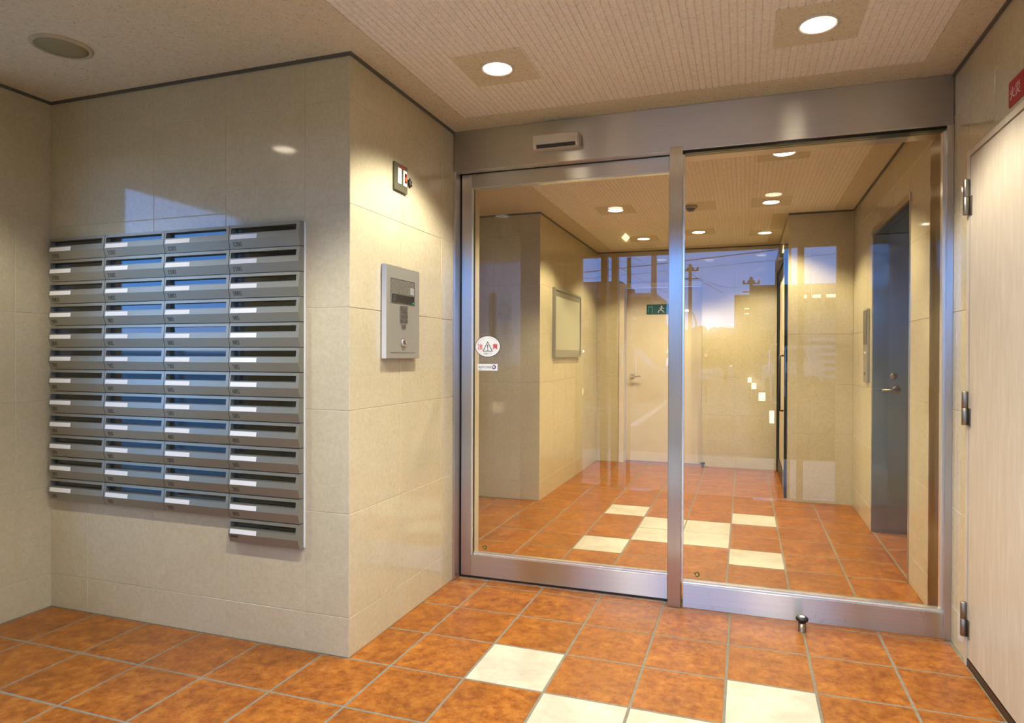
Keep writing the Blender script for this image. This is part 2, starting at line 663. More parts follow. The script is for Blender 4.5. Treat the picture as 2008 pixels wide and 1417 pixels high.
tiled_wall('wall_alcove', 'glossy beige limestone tile wall carrying the silver mailboxes', 'y', YM, -1, XL, XS, -1.645, pitch=0.3895, outer='b')
tiled_wall('wall_return', 'beige tile side wall carrying the entry intercom panel', 'x', XS, 1, YM, 3.30, 2.515, thick=0.13, outer='a')
tiled_wall('wall_left', 'dim beige tile wall at the far left beside the mailboxes', 'x', XL, 1, YE, YM + 0.02, 1.973, holes=[WIN])
tiled_wall('wall_right', 'beige tile wall on the right running past the glass into the lobby', 'x', XR, -1, YE, YB + 0.1, 2.602, thick=0.10,
           holes=[ALC, (1.9, 2.853, -0.01, 1.948, 0)])
tiled_wall('wall_lobby_front', 'beige tile lobby wall face seen through the sliding door', 'y', YLF, -1, -2.75, XLL, -1.972, outer='b')
tiled_wall('wall_lobby_left', 'beige tile lobby side wall carrying the notice board', 'x', XLL, 1, YLF, YLB, 5.35, outer='a')
tiled_wall('wall_lobby_back', 'beige tile wall at the far end of the lobby', 'y', YLB, -1, XLL, XB, -0.10, holes=[(-1.320, -0.436, 0.0, 1.975)])
tiled_wall('wall_lobby_block', 'beige tile wall face at the right rear of the lobby', 'y', YB, -1, XB, XR, 0.50, outer='a')
tiled_wall('wall_lobby_side', 'side face of the right rear lobby wall holding the dark glazed door', 'x', XB, -1, YB, YLB, 6.0, holes=[(5.72, 7.07, 0.0, 2.06, 0)], outer='a')
tiled_wall('wall_lobby_rear', 'beige tile lobby wall beyond the sliding door pocket', 'x', -2.75, 1, 3.30, YLF, 3.75)

# outer entrance wall with its openings
ew = tiled_wall('wall_entrance', 'beige tile wall around the outer entrance doors behind the camera', 'y', YE + 0.05, 1, XL, XR, -1.8, thick=0.10,
                holes=[(-1.41, 0.695, 0.0, 2.062)])

# ------------------------------------------------------------------ floor
fb = box(XL - 0.1, 1.95, YE - 0.05, YLB + 0.2, -0.06, -0.0010)
floor = struct(obj('floor', fb, M['grout_floor']), 'terracotta tile floor with scattered cream tiles')
FX0, FY0 = -1.258, 1.828
WHITE_V = {(1, 1), (4, 1), (2, 0), (3, 0), (2, -1), (3, -1), (1, -2), (4, -2)}
xs = [FX0 + 0.3 * k for k in range(-6, 8)]
ys = [FY0 + 0.3 * k for k in range(-5, 6)]


def clip(v, a, b):
    v = [min(max(x, a), b) for x in v]
    return [x for i, x in enumerate(v) if i == 0 or x > v[i - 1] + 1e-6]


def floor_mat(x_of, y_of, white):
    def f(i, j):
        if (i, j) in white:
            return M['cream'], 'cream floor tile'
        return M['terracotta'], None
    return f


def lay_floor(x0, x1, y0, y1, gx, px, gy, py, white, holes=()):
    k0 = math.floor((x0 - gx) / px + 1e-6)
    j0 = math.floor((y0 - gy) / py + 1e-6)
    xc, yc = [x0], [y0]
    k = k0 + 1
    while gx + k * px < x1 - 1e-6:
        xc.append(gx + k * px); k += 1
    j = j0 + 1
    while gy + j * py < y1 - 1e-6:
        yc.append(gy + j * py); j += 1
    xc.append(x1); yc.append(y1)
    lay_tiles(floor, 'z', 0.0, 1, xc, yc, 0.0095,
              lambda i, j: (M['cream'], 'cream floor tile') if (i + k0, j + j0) in white else (M['terracotta'], None), holes, 0.0004, True)


G = 0.006
lay_floor(XL + G, XR - G, YE + 0.10, 3.126, FX0, 0.3, FY0, 0.3, WHITE_V, [(-9, XS + G, YM - G, 9)])
LX0, LY0 = -0.990, 3.785
WHITE_L = {(0, 0), (0, 3), (3, 0), (3, 3), (1, 1), (1, 2), (2, 1), (2, 2)}
lay_floor(-2.745, 1.60, 3.17, 7.198, LX0, 0.302, LY0, 0.312, WHITE_L,
          [(-9, XLL + G, YLF - G, 9), (XB - G, 9, YB - G, 9), (XR - G, 9, 0, ALC[0] + 0.002), (XR - G, 9, ALC[1] - 0.04, 9), (-9, -1.266, YLB - G, 9), (-0.440, 9, YLB - G, 9)])

# ------------------------------------------------------------------ ceiling
cb = box(XL - 0.1, 1.0, YE - 0.05, YLB + 0.2, CEIL + 0.0045, CEIL + 0.08)
ceiling = struct(obj('ceiling', cb, M['ceil']), 'cream acoustic board ceiling, ribbed in the middle and flat along its edges')
RX0, RX1, RV1, RL0, RL1 = -1.31, 0.665, 2.89, 3.42, 6.93
PAN = []


def ribs(x0, x1, y0, y1):
    bm = bmesh.new()
    pitch, gap, dep = 0.0265, 0.0050, 0.0024
    n = int((x1 - x0) / pitch)
    pitch = (x1 - x0) / n
    prof = []
    for k in range(n):
        a = x0 + k * pitch
        prof += [(a, dep), (a + gap * 0.3, dep), (a + gap * 0.5, 0.0), (a + pitch - gap * 0.5, 0.0), (a + pitch - gap * 0.3, dep)]
    prof.append((x1, dep))
    r0 = [bm.verts.new((x, y0, CEIL + d)) for x, d in prof]
    r1 = [bm.verts.new((x, y1, CEIL + d)) for x, d in prof]
    for i in range(len(prof) - 1):
        bm.faces.new((r0[i], r0[i + 1], r1[i + 1], r1[i]))
    return bm


def down(bm):
    for f in bm.faces:
        if f.normal.z > 0:
            f.normal_flip()
    return bm


obj('ribbed_board', ribs(RX0, RX1, YE + 0.25, RV1), M['ceil_rib'], ceiling)
obj('ribbed_board', ribs(RX0 - 0.08, RX1, RL0, YB - 0.02), M['ceil_rib'], ceiling)
obj('ribbed_board', ribs(RX0 - 0.08, XB - 0.12, YB - 0.02, RL1), M['ceil_rib'], ceiling)
for x0, x1, y0, y1 in ((XL, RX0, YE, YM), (XS, RX0, YM, YG + 0.2), (RX0, RX1, RV1, YG + 0.2), (RX1, XR, YE, YG + 0.2), (RX0, RX1, YE, YE + 0.25),
                       (-2.75, RX0 - 0.08, YG + 0.2, YLF), (XLL, RX0 - 0.08, YLF, YLB), (RX0 - 0.08, RX1, YG + 0.2, RL0), (RX1, XR, YG + 0.2, YB),
                       (XB - 0.12, XB, YB, YLB), (RX0 - 0.08, XB - 0.12, RL1, YLB), (XB - 0.12, RX1, YB - 0.02, YB)):
    obj('flat_board', box(x0, x1, y0, y1, CEIL, CEIL + 0.01), M['ceil'], ceiling)


def flat_panel(x, y, w=0.288, d=0.288):
    return obj('flat_panel', box(x - w / 2, x + w / 2, y - d / 2, y + d / 2, CEIL - 0.0006, CEIL + 0.006), M['ceil'], ceiling)


# dark trim where walls meet the ceiling
def trim(n, x0, x1, y0, y1, lab):
    struct(obj('trim_%d' % n, box(x0, x1, y0, y1, CEIL - 0.0125, CEIL - 0.0002), M['trim_dark']), lab)


trim(1, XL, XS + 0.007, YM - 0.007, YM, 'dark ceiling trim above the mailbox wall')
trim(2, XS, XS + 0.007, YM, YG, 'dark ceiling trim above the intercom wall')
trim(3, XL, XL + 0.007, YE + 0.06, YM - 0.007, 'dark ceiling trim above the far left wall')
trim(4, XR - 0.007, XR, YE + 0.06, YG, 'dark ceiling trim above the beige door')
trim(5, XLL, XLL + 0.007, YLF - 0.007, YLB - 0.007, 'dark ceiling trim above the lobby notice board')
trim(6, -2.74, XLL, YLF - 0.007, YLF, 'dark ceiling trim above the lobby wall face')
trim(7, XR - 0.007, XR, YG + 0.25, YB - 0.007, 'dark ceiling trim above the lobby right wall')
trim(8, XB, XR - 0.007, YB - 0.007, YB, 'dark ceiling trim above the right rear lobby wall')
trim(9, XLL + 0.007, XB, YLB - 0.007, YLB, 'dark ceiling trim on the lobby back wall')

# ------------------------------------------------------------------ downlights
GRP = {}


def downlight(x, y, label, r=0.061, panel=True, power=1.0):
    if panel:
        flat_panel(x, y)
    t = thing('downlight', label, 'ceiling light', (x, y, CEIL))
    z = CEIL - 0.0008
    obj('trim_ring', lathe([(r + 0.010, 0.0), (r + 0.0095, -0.0035), (r + 0.003, -0.0045), (r - 0.003, -0.0025), (r - 0.004, 0.0)], (x, y, z), seg=40, cap=False), M['ring'], t, True)
    obj('lens', lathe([(r - 0.0045, -0.0012), (r - 0.0045, -0.0016)], (x, y, z), seg=40), M['bulb'], t)
    ld = bpy.data.lights.new('downlight_lamp', 'SPOT')
    ld.shadow_soft_size = 0.035
    ld.energy = LAMP_W * (power if y < 3 else 0.90 if y < 6 else 0.68)
    ld.color = LAMP_RGB if y < 3 else LOBBY_RGB
    ld.spot_size = math.radians(LAMP_CONE)
    ld.spot_blend = LAMP_BLEND
    lo = bpy.data.objects.new('lamp', ld)
    COL.objects.link(lo)
    lo.parent = t
    lo.location = (0, 0, -0.045)
    return t


downlight(-0.955, 2.432, 'lit round downlight in a square panel near the intercom wall corner')
downlight(0.238, 2.455, 'large lit round downlight above the right glass panel, top right of the picture', power=0.85)
downlight(-0.965, 1.25, 'lit vestibule downlight over the mailbox side, seen only mirrored in the glass', power=1.12)
downlight(0.190, 1.27, 'lit vestibule downlight over the door side, seen only mirrored in the glass')
downlight(-2.47, 1.24, 'lit alcove downlight seen only as a pale spot mirrored in the mailbox wall', power=0.55)
downlight(0.208, 3.93, 'nearest lit lobby downlight behind the right glass panel')
downlight(-0.955, 3.93, 'lit lobby downlight hidden above the sliding door head')
downlight(0.182, 5.147, 'second lit lobby downlight behind the right glass panel')
downlight(-0.978, 5.064, 'lit lobby downlight behind the sliding door beside its mirrored twin')
downlight(-0.950, 6.37, 'lit downlight at the lobby rear left, behind the sliding door')
downlight(-0.412, 6.183, 'small lit downlight at the lobby rear just right of the steel mullion')
downlight(0.174, 6.391, 'lit downlight at the lobby rear right beside the dark glazed door')
flat_panel(-0.362, 5.131)
sd = thing('smoke_detector', 'small dark smoke detector on a flat panel in the lobby ceiling', 'detector', (-0.40, 5.10, CEIL))
obj('base', lathe([(0.05, 0), (0.05, -0.012), (0.042, -0.02)], (-0.40, 5.10, CEIL - 0.0007)), M['speaker'], sd, True)
obj('sensing_head', lathe([(0.032, -0.02), (0.028, -0.036), (0.012, -0.042)], (-0.40, 5.10, CEIL - 0.0007)), M['trim_dark'], sd, True)

sp = thing('ceiling_speaker', 'round olive ceiling speaker above the mailbox alcove', 'speaker', (-2.452, 1.752, CEIL))
obj('rim', lathe([(0.100, 0.0), (0.099, -0.006), (0.088, -0.010), (0.084, -0.006), (0.084, 0.0)], (-2.452, 1.752, CEIL - 0.0002), seg=48, cap=False), M['speaker_rim'], sp, True)
obj('grille', lathe([(0.084, -0.003), (0.083, -0.007), (0.05, -0.0085), (0.004, -0.009)], (-2.452, 1.752, CEIL), seg=48), M['speaker'], sp, True)

# ------------------------------------------------------------------ automatic glass entrance: header, jambs, sliding door, fixed panel
hd = struct(obj('trim_10', box(XS + 0.002, XR - 0.002, YG, 3.24, 2.120, CEIL - 0.001, 0.0015), M['steel_h']), 'wide brushed steel header above the glass doors')
obj('head_shade_line', box(XS + 0.006, -0.336, 3.1035, 3.1075, 2.1155, 2.1197), M['black'], hd)  # solid black strip painting the thin shadow line where door meets header
obj('head_stop', box(-0.278, 0.79, YG + 0.012, 3.06 + 0.06, 2.1085, 2.1197), M['dark'], hd)
jl = struct(obj('trim_11', box(XS + 0.0005, XS + 0.0125, YG, 3.24, 0.0005, 2.1195, 0.001), M['steel_v']), 'narrow brushed steel jamb beside the intercom wall')
obj('jamb_gap', box(XS + 0.0125, XS + 0.0165, 3.1085, 3.15, 0.003, 2.119), M['black'], jl)
jr = struct(obj('trim_12', box(0.786, XR - 0.0005, YG, 3.30, 0.0005, 2.1195, 0.001), M['steel_v']), 'brushed steel jamb at the right end of the glass')
obj('inner_return', box(0.7845, 0.787, 3.122, 3.30, 0.002, 2.119), M['steel_brown'], jr)
mu = struct(obj('trim_13', box(-0.336, -0.277, YG - 0.002, 3.105, 0.0005, 2.138, 0.0012), M['steel_v']), 'brushed steel mullion between sliding door and fixed glass')
obj('foot_seal', box(-0.277, -0.268, YG + 0.02, 3.10, 0.11, 2.104), M['bead'], mu)
obj('threshold', box(XS + 0.017, -0.337, 3.094, 3.104, -0.002, 0.0014), M['bead'], hd)
obj('guide_rail', box(XS + 0.001, XR - 0.001, 3.128, 3.168, -0.002, 0.0008), M['dark'], hd)

d1 = thing('door_1', 'sliding automatic glass door with brushed steel frame and stickers', 'door', (-0.85, 3.13, 0), kind='structure')
DF, DB = 3.110, 3.150
obj('left_stile', box(-1.4185, -1.362, DF, DB, 0.012, 2.118, 0.0008), M['steel_v'], d1)
obj('right_stile', box(-0.345, -0.290, DF, DB, 0.012, 2.118, 0.0008), M['steel_v'], d1)
obj('top_rail', box(-1.362, -0.345, DF, DB, 2.046, 2.1165, 0.0008), M['steel_h'], d1)
obj('bottom_rail', box(-1.362, -0.345, DF, DB, 0.012, 0.121, 0.0008), M['steel_h'], d1)
obj('bottom_gap_shade', box(-1.4185, -0.345, 3.114, 3.146, 0.0008, 0.0118), M['black'], d1)  # solid black box painting the shadow under the sliding door
bm = bmesh.new()
add_box(bm, -1.362, -1.353, DF + 0.0015, 3.1155, 0.121, 2.046)
add_box(bm, -1.349, -0.345, DF + 0.002, DB - 0.004, 0.121, 0.128)
add_box(bm, -1.349, -0.345, DF + 0.009, DB - 0.009, 0.128, 0.136)
add_box(bm, -1.349, -0.345, DF + 0.004, DB - 0.004, 2.040, 2.046)
obj('glazing_bead', bm, M['bead'], d1)
obj('gasket', box(-1.362, -1.3585, 3.1155, 3.1495, 0.124, 2.043), M['black'], d1)
pane1 = obj('pane', box(-1.3575, -0.340, 3.1160, 3.1240, 0.125, 2.043), M['glass'], d1)

w1 = thing('window_1', 'fixed glass panel beside the sliding door on a scuffed steel rail', 'window', (0.25, 3.10, 0), kind='structure')
obj('bottom_rail', box(-0.268, 0.786, 3.062, 3.118, 0.0005, 0.106, 0.0008), M['steel_rail'], w1)
bm = bmesh.new()
add_box(bm, -0.268, 0.786, 3.068, 3.112, 0.106, 0.112)
add_box(bm, -0.268, 0.786, 3.076, 3.104, 0.112, 0.120)
add_box(bm, 0.776, 0.786, 3.074, 3.106, 0.120, 2.104)
obj('glazing_bead', bm, M['bead'], w1)
obj('pane', box(-0.270, 0.780, 3.086, 3.096, 0.117, 2.106), M['glass'], w1)


# stickers on the glass
def on_glass(cx, cz, y):
    return lambda a, b, c: (cx + a, y - c, cz + b)


YS = 3.1158
st = thing('caution_sticker', 'oval white caution sticker on the sliding door glass', 'sticker', (-1.272, YS, 1.215))
n = 48
ell = lambda rx, rz: [(rx * math.cos(2 * PI * k / n), rz * math.sin(2 * PI * k / n)) for k in range(n)]
obj('border', prism(ell(0.0715, 0.0565), lambda a, b, h: (-1.272 + a, YS - h, 1.215 + b), 0.0, 0.0004), M['ink'], st)
obj('face', prism(ell(0.0685, 0.0535), lambda a, b, h: (-1.272 + a, YS - h, 1.215 + b), 0.0004, 0.0007), M['sticker'], st)
YT = YS - 0.0009
obj('warning_word', text_bm('注', 0.031, on_glass(-1.272 - 0.0575, 1.2025, YT), 0.0003, offset=0.0006), M['ink_red'], st)
obj('warning_word', text_bm('意', 0.031, on_glass(-1.272 + 0.0265, 1.2025, YT), 0.0003, offset=0.0006), M['ink_red'], st)
tri = bmesh.new()
for (x0, z0), (x1, z1) in (((-0.026, -0.027), (0.0, 0.021)), ((0.0, 0.021), (0.026, -0.027)), ((0.026, -0.027), (-0.026, -0.027))):
    dx, dz = x1 - x0, z1 - z0
    L = math.hypot(dx, dz)
    nx, nz = -dz / L * 0.0017, dx / L * 0.0017
    ex, ez = dx / L * 0.0014, dz / L * 0.0014
    vs = [tri.verts.new((-1.272 + a, YT, 1.2175 + b)) for a, b in ((x0 - ex + nx, z0 - ez + nz), (x1 + ex + nx, z1 + ez + nz), (x1 + ex - nx, z1 + ez - nz), (x0 - ex - nx, z0 - ez - nz))]
    tri.faces.new(vs)
r = bmesh.ops.extrude_face_region(tri, geom=tri.faces[:])
bmesh.ops.translate(tri, verts=[v for v in r['geom'] if isinstance(v, bmesh.types.BMVert)], vec=(0, 0.0002, 0))
obj('warning_triangle', tri, M['ink'], st)
em = prism([(-0.0028, 0.012), (0.0028, 0.012), (0.0016, -0.010), (-0.0016, -0.010)], lambda a, b, h: (-1.272 + a, YT - h, 1.2125 + b), -0.0002, 0.0)
add_lathe(em, [(0.0028, 0.0), (0.0028, 0.0002)], (-1.272, YT - 0.0001, 1.1965), 'y', 16)
obj('exclamation_mark', em, M['ink'], st)
obj('door_word', text_bm('自動ドア', 0.0115, on_glass(-1.272, 1.1735, YT), 0.0003, 'CENTER'), M['ink_grey'], st)
arc = bmesh.new()
for k in range(14):
    if k in (7,):
        continue
    a = math.radians(152 - k * 8.6)
    add_box(arc, -1.272 + 0.060 * math.cos(a) - 0.0022, -1.272 + 0.060 * math.cos(a) + 0.0022, YT - 0.0002, YT, 1.215 + 0.0465 * math.sin(a) - 0.0022, 1.215 + 0.0465 * math.sin(a) - 0.0006)
obj('fine_print', arc, M['ink_grey'], st)

s2 = thing('auto_door_sticker', 'small white AUTO DOOR sticker below the oval caution sticker', 'sticker', (-1.273, YS, 1.107))
obj('face', box(-1.329, -1.217, YS - 0.0005, YS, 1.0895, 1.1245), M['sticker'], s2)
obj('lettering', text_bm('AUTO DOOR', 0.0165, on_glass(-1.324, 1.1015, YS - 0.0007), 0.0003, spacing=0.80), M['ink'], s2)
obj('fine_print', box(-1.323, -1.308, YS - 0.0008, YS - 0.0005, 1.0945, 1.0965), M['ink_grey'], s2)


def crescent(cx, cz, r, y, sc=1.0):
    out = [(r * math.cos(math.radians(t)), r * math.sin(math.radians(t))) for t in range(-150, 131, 10)]
    inn = [(-0.12 * r + 0.62 * r * math.cos(math.radians(t)), 0.62 * r * math.sin(math.radians(t))) for t in range(120, -141, -10)]
    bm = bmesh.new()
    k = len(out)
    a = [bm.verts.new((cx + p[0], y, cz + p[1])) for p in out]
    b = [bm.verts.new((cx + p[0], y, cz + p[1])) for p in inn]
    b = b[::-1]
    m = min(len(a), len(b))
    for i in range(m - 1):
        bm.faces.new((a[i], a[i + 1], b[i + 1], b[i]))
    rr = bmesh.ops.extrude_face_region(bm, geom=bm.faces[:])
    bmesh.ops.translate(bm, verts=[v for v in rr['geom'] if isinstance(v, bmesh.types.BMVert)], vec=(0, 0.0002, 0))
    return bm


obj('emblem', crescent(-1.2375, 1.108, 0.0115, YS - 0.0008), M['ink_purple'], s2)


def arrow_mark(cx, cz, y, label):
    t = thing('glass_mark', label, 'sticker', (cx, y, cz))
    obj('crescent', crescent(cx, cz, 0.0115, y - 0.0004), M['ink_green'], t)
    obj('dot', prism([(-0.0155, 0.004), (-0.0075, 0.009), (-0.004, 0.001), (-0.011, -0.003)], lambda a, b, h: (cx + a, y - 0.0002 - h, cz + b), 0, 0.0002), M['ink_green'], t)


arrow_mark(-1.285, 0.165, YS, 'tiny green crescent mark low on the sliding door glass')
arrow_mark(-0.205, 0.152, 3.0858, 'tiny green crescent mark low on the fixed glass panel')

# motion sensor on the header
ms = thing('motion_sensor', 'beige motion sensor box with dark window on the steel header', 'sensor', (-0.876, YG, 2.211))
x0, x1 = -0.988, -0.764
prof = [(YG - 0.0005, 2.2440), (2.998, 2.2440), (2.994, 2.240), (2.994, 2.198), (3.006, 2.178), (YG - 0.0005, 2.178)]
obj('housing', prism(prof, lambda a, b, h: (h, a, b), x0, x1), M['beige_plastic'], ms)
win = [(2.9955, 2.1945), (3.0045, 2.1795), (3.0036, 2.1790), (2.9946, 2.1940)]
win = [(2.9942, 2.1945), (3.0040, 2.1795), (3.0052, 2.1800), (2.9956, 2.1950)]
obj('dark_window', prism(win, lambda a, b, h: (h, a - 0.0008, b - 0.0004), x0 + 0.016, x1 - 0.012), M['black'], ms)
obj('end_cap', box(x1, x1 + 0.006, 3.000, YG - 0.001, 2.180, 2.242, 0.001), M['beige_plastic'], ms)

# ------------------------------------------------------------------ mailboxes
MW, MH = 0.3388, 0.0962
PX, PZ = 0.3415, 0.0990
MX0, MZ0 = -3.010, 1.690
MY = YM - 0.0036


def rel(bm, o):
    me = bm
    return me


def prof_y(z):
    """how far the front stands out from the back at height z (0 at the top, negative below)."""
    pts = [(0.0, 0.0255), (-0.060, 0.0340), (-MH, 0.0235)]
    for (za, ya), (zb, yb) in zip(pts, pts[1:]):
        if z <= za and z >= zb - 1e-9:
            return ya + (yb - ya) * (z - za) / (zb - za)
    return 0.02


SX0, SX1, SZ0, SZ1 = 0.0065, MW - 0.0145, -0.0120, -0.0355


def mailbox_body():
    bm = bmesh.new()
    zs = [0.0, SZ0, SZ1, -0.060, -MH]
    xs_ = [0.0, SX0, SX1, MW]
    V = {}
    for i, x in enumerate(xs_):
        for j, z in enumerate(zs):
            V[i, j] = bm.verts.new((x, -prof_y(z), z))
    for i in range(3):
        for j in range(4):
            if i == 1 and j == 1:
                continue
            bm.faces.new((V[i, j], V[i, j + 1], V[i + 1, j + 1], V[i + 1, j]))
    # slot recess
    D = {}
    for i in (1, 2):
        for j in (1, 2):
            D[i, j] = bm.verts.new((xs_[i], -0.004, zs[j]))
    for a, b in (((1, 1), (2, 1)), ((2, 1), (2, 2)), ((2, 2), (1, 2)), ((1, 2), (1, 1))):
        bm.faces.new((V[a], V[b], D[b], D[a]))
    # sides, top, bottom, back
    B = {}
    for i in (0, 3):
        for j in (0, 4):
            B[i, j] = bm.verts.new((xs_[i], 0.0, zs[j]))
    bm.faces.new([V[0, j] for j in range(5)] + [B[0, 4], B[0, 0]])
    bm.faces.new([V[3, j] for j in range(4, -1, -1)] + [B[3, 0], B[3, 4]])
    bm.faces.new([V[i, 0] for i in range(4)] + [B[3, 0], B[0, 0]])
    bm.faces.new([V[i, 4] for i in range(3, -1, -1)] + [B[0, 4], B[3, 4]])
    bm.faces.new([B[0, 0], B[3, 0], B[3, 4], B[0, 4]])
    # raised lip along the slot and outer bevel edge
    y = prof_y(SZ1)
    add_box(bm, SX0, SX1, -y - 0.0012, -y + 0.002, SZ1 - 0.0014, SZ1)
    add_box(bm, 0.0, MW, -prof_y(0) - 0.0006, -prof_y(0) + 0.002, -0.0016, 0.0)
    bmesh.ops.recalc_face_normals(bm, faces=bm.faces)
    return bm


def to_mesh(name, bm, mat):
    me = bpy.data.meshes.new(name)
    bmesh.ops.recalc_face_normals(bm, faces=bm.faces)
    bm.to_mesh(me)
    bm.free()
    me.materials.append(mat)
    return me


bm = bmesh.new()
add_box(bm, SX0 + 0.0003, SX1 - 0.0003, -0.0060, -0.0045, SZ1 + 0.0003, SZ0 - 0.0003)
flap_me = to_mesh('flap', bm, M['flap'])
za, zb = -0.0405, -0.0585
ya, yb = prof_y(za), prof_y(zb)
card_me = to_mesh('name_card', prism([(-ya - 0.0001, za), (-yb - 0.0001, zb), (-yb - 0.0009, zb), (-ya - 0.0009, za)], lambda a, b, h: (h, a, b), 0.0085, 0.1385), M['card'])
body_me = to_mesh('body', mailbox_body(), M['mailbox'])

rack_bm = bmesh.new()
add_box(rack_bm, MX0 - 0.001, MX0 + 4 * PX - 0.006, MY + 0.0004, YM - 0.0003, MZ0 - 12 * PZ + 0.006, MZ0 - 0.003)
add_box(rack_bm, MX0 + 3 * PX + 0.004, MX0 + 4 * PX - 0.006, MY + 0.0004, YM - 0.0003, MZ0 - 13 * PZ + 0.008, MZ0 - 12 * PZ + 0.006)
rk = obj('mailbox_backplate', rack_bm, M['black'], at=(MX0, YM, MZ0 - 13 * PZ))
tag(rk, 'dark mounting plate behind the block of silver mailboxes', 'mounting plate')

obj('side_seal', box(MX0 + 4 * PX - 0.0022, MX0 + 4 * PX + 0.0040, YM - 0.0060, YM - 0.0003, MZ0 - 13 * PZ + 0.004, MZ0 - 0.001, 0.001), M['white_plastic'], rk)
ORD = ['topmost', 'second from the top', 'third from the top', 'fourth from the top', 'fifth from the top', 'sixth from the top', 'seventh from the top', 'eighth from the top',
       'ninth from the top', 'tenth from the top', 'eleventh from the top', 'twelfth from the top']
PLACE = lambda r, c: '%s in the %s column' % (ORD[r], COLW[c])
BOLD = {str(i): chr(0x1D7CE + i) for i in range(10)}
ROWN = [12, 11, 10, 9, 8, 7, 6, 5, 4, 3, 2, 1]
COLN = ['01', '02', '03', '05']
COLW = ['leftmost', 'second', 'third', 'rightmost']
ym = prof_y(-0.080)
slope = (prof_y(-0.060) - prof_y(-MH)) / (MH - 0.060)


def number_mesh(s, size, x0=0.016, zb=-0.0870, sx=1.0):
    def fn(a, b, c):
        z = zb + b
        return (x0 + a * sx, -prof_y(z) - 0.0002 - c, z)
    return to_mesh('room_number', text_bm(s, size, fn, 0.0004, spacing=0.92, offset=-0.0003 if sx < 1 else 0.00005), M['ink'])


def mailbox(r, c, num, label, mesh):
    t = thing('mailbox', label, 'mailbox', (MX0 + c * PX, MY, MZ0 - r * PZ), 'silver wall mailboxes')
    for nm, me in (('body', body_me), ('flap', flap_me), ('name_card', card_me), ('room_number', mesh)):
        o = bpy.data.objects.new(nm, me)
        COL.objects.link(o)
        o.parent = t
    return t


for r in range(12):
    for c in range(4):
        num = '%d%s' % (ROWN[r], COLN[c])
        mailbox(r, c, num, 'silver slot mailbox %s, marked %s' % (PLACE(r, c), num),
                number_mesh(''.join(BOLD[ch] for ch in num), 0.0240, sx=0.92))
mailbox(12, 3, 'office', 'silver mailbox with small kanji, hanging alone below the rightmost column', number_mesh('管理員室', 0.0105, 0.008, -0.0745))

# ------------------------------------------------------------------ intercom panel on the return wall
ic = thing('intercom_panel', 'silver entry intercom panel with keypad and key cylinder on the tile wall', 'intercom', (XS, 2.495, 1.153))
xf = XS + 0.025


def side(y0, y1, z0, z1, d0, d1):
    return box(XS + d0, XS + d1, y0, y1, z0, z1)


obj('plate', box(XS + 0.0005, xf, 2.352, 2.637, 1.153, 1.548, 0.0015), M['silver'], ic)
obj('side_edge', side(2.3508, 2.352, 1.1535, 1.5475, 0.004, 0.0248), M['silver_edge'], ic)
fr = bmesh.new()
for a in ((2.386, 2.592, 1.491, 1.4945), (2.386, 2.592, 1.3885, 1.391), (2.386, 2.3885, 1.391, 1.491), (2.5895, 2.592, 1.391, 1.491)):
    add_box(fr, xf, xf + 0.0014, a[0], a[1], a[2], a[3])
obj('display_frame', fr, M['trim_dark'], ic)
obj('instruction_plate', side(2.389, 2.589, 1.429, 1.490, 0.025, 0.0258), M['plate'], ic)
obj('screen', side(2.394, 2.587, 1.392, 1.4275, 0.025, 0.0262), M['screen'], ic)
obj('sensor_window', side(2.398, 2.430, 1.395, 1.425, 0.0262, 0.0266), M['pilot_glass'], ic)
obj('status_light', side(2.573, 2.5805, 1.3955, 1.402, 0.0262, 0.0268), M['led'], ic)
gr = bmesh.new()
for k in range(7):
    add_box(gr, xf + 0.0008, xf + 0.0014, 2.551, 2.585, 1.436 + k * 0.0045, 1.4383 + k * 0.0045)
obj('speaker_slits', gr, M['silver_edge'], ic)
for i in range(4):
    for j in range(3):
        y, z = 2.4725 + j * 0.0215, 1.3735 - i * 0.0195
        obj('key', box(xf, xf + 0.0045, y - 0.0088, y + 0.0088, z - 0.0078, z + 0.0078, 0.0012), M['hinge'], ic)
obj('call_key', box(xf, xf + 0.0045, 2.478, 2.506, 1.2825, 1.2975, 0.0012), M['hinge'], ic)
lk = obj('key_cylinder', lathe([(0.019, 0.0), (0.019, 0.005), (0.016, 0.009), (0.011, 0.0095), (0.011, 0.0085)], (xf, 2.491, 1.2225), 'x', 32), M['chrome'], ic, True)
obj('keyway', box(xf + 0.0086, xf + 0.0092, 2.4895, 2.4925, 1.216, 1.229), M['black'], lk)
obj('bottom_groove', side(2.386, 2.595, 1.1765, 1.1785, 0.0248, 0.0254), M['black'], ic)

# fire or alarm switch plate and star badge
sw = thing('switch_plate', 'small grey wall plate with white button and orange pilot above the intercom', 'switch', (XS, 2.497, 1.882))
obj('plate', box(XS + 0.0005, XS + 0.010, 2.4405, 2.5535, 1.882, 2.001, 0.0012), M['switch_plate'], sw)
obj('white_button', side(2.4665, 2.4965, 1.913, 1.981, 0.010, 0.0122), M['white_plastic'], sw)
obj('white_insert', side(2.5135, 2.5450, 1.913, 1.981, 0.010, 0.0122), M['white_plastic'], sw)
pl = obj('pilot_lens', side(2.5245, 2.5405, 1.927, 1.968, 0.0122, 0.0138), M['pilot_dark'], sw)
obj('lit_core', side(2.5260, 2.5400, 1.936, 1.953, 0.0138, 0.0141), M['pilot'], pl)
rp = bmesh.new()
for k in range(6):
    add_box(rp, XS + 0.010, XS + 0.0103, 2.481 + k * 0.0085, 2.4868 + k * 0.0085, 1.9865, 1.9925)
obj('red_print', rp, M['ink_red'], sw)
sb = thing('star_badge', 'small black six-pointed star badge beside the grey switch plate', 'badge', (XS, 2.583, 1.941))
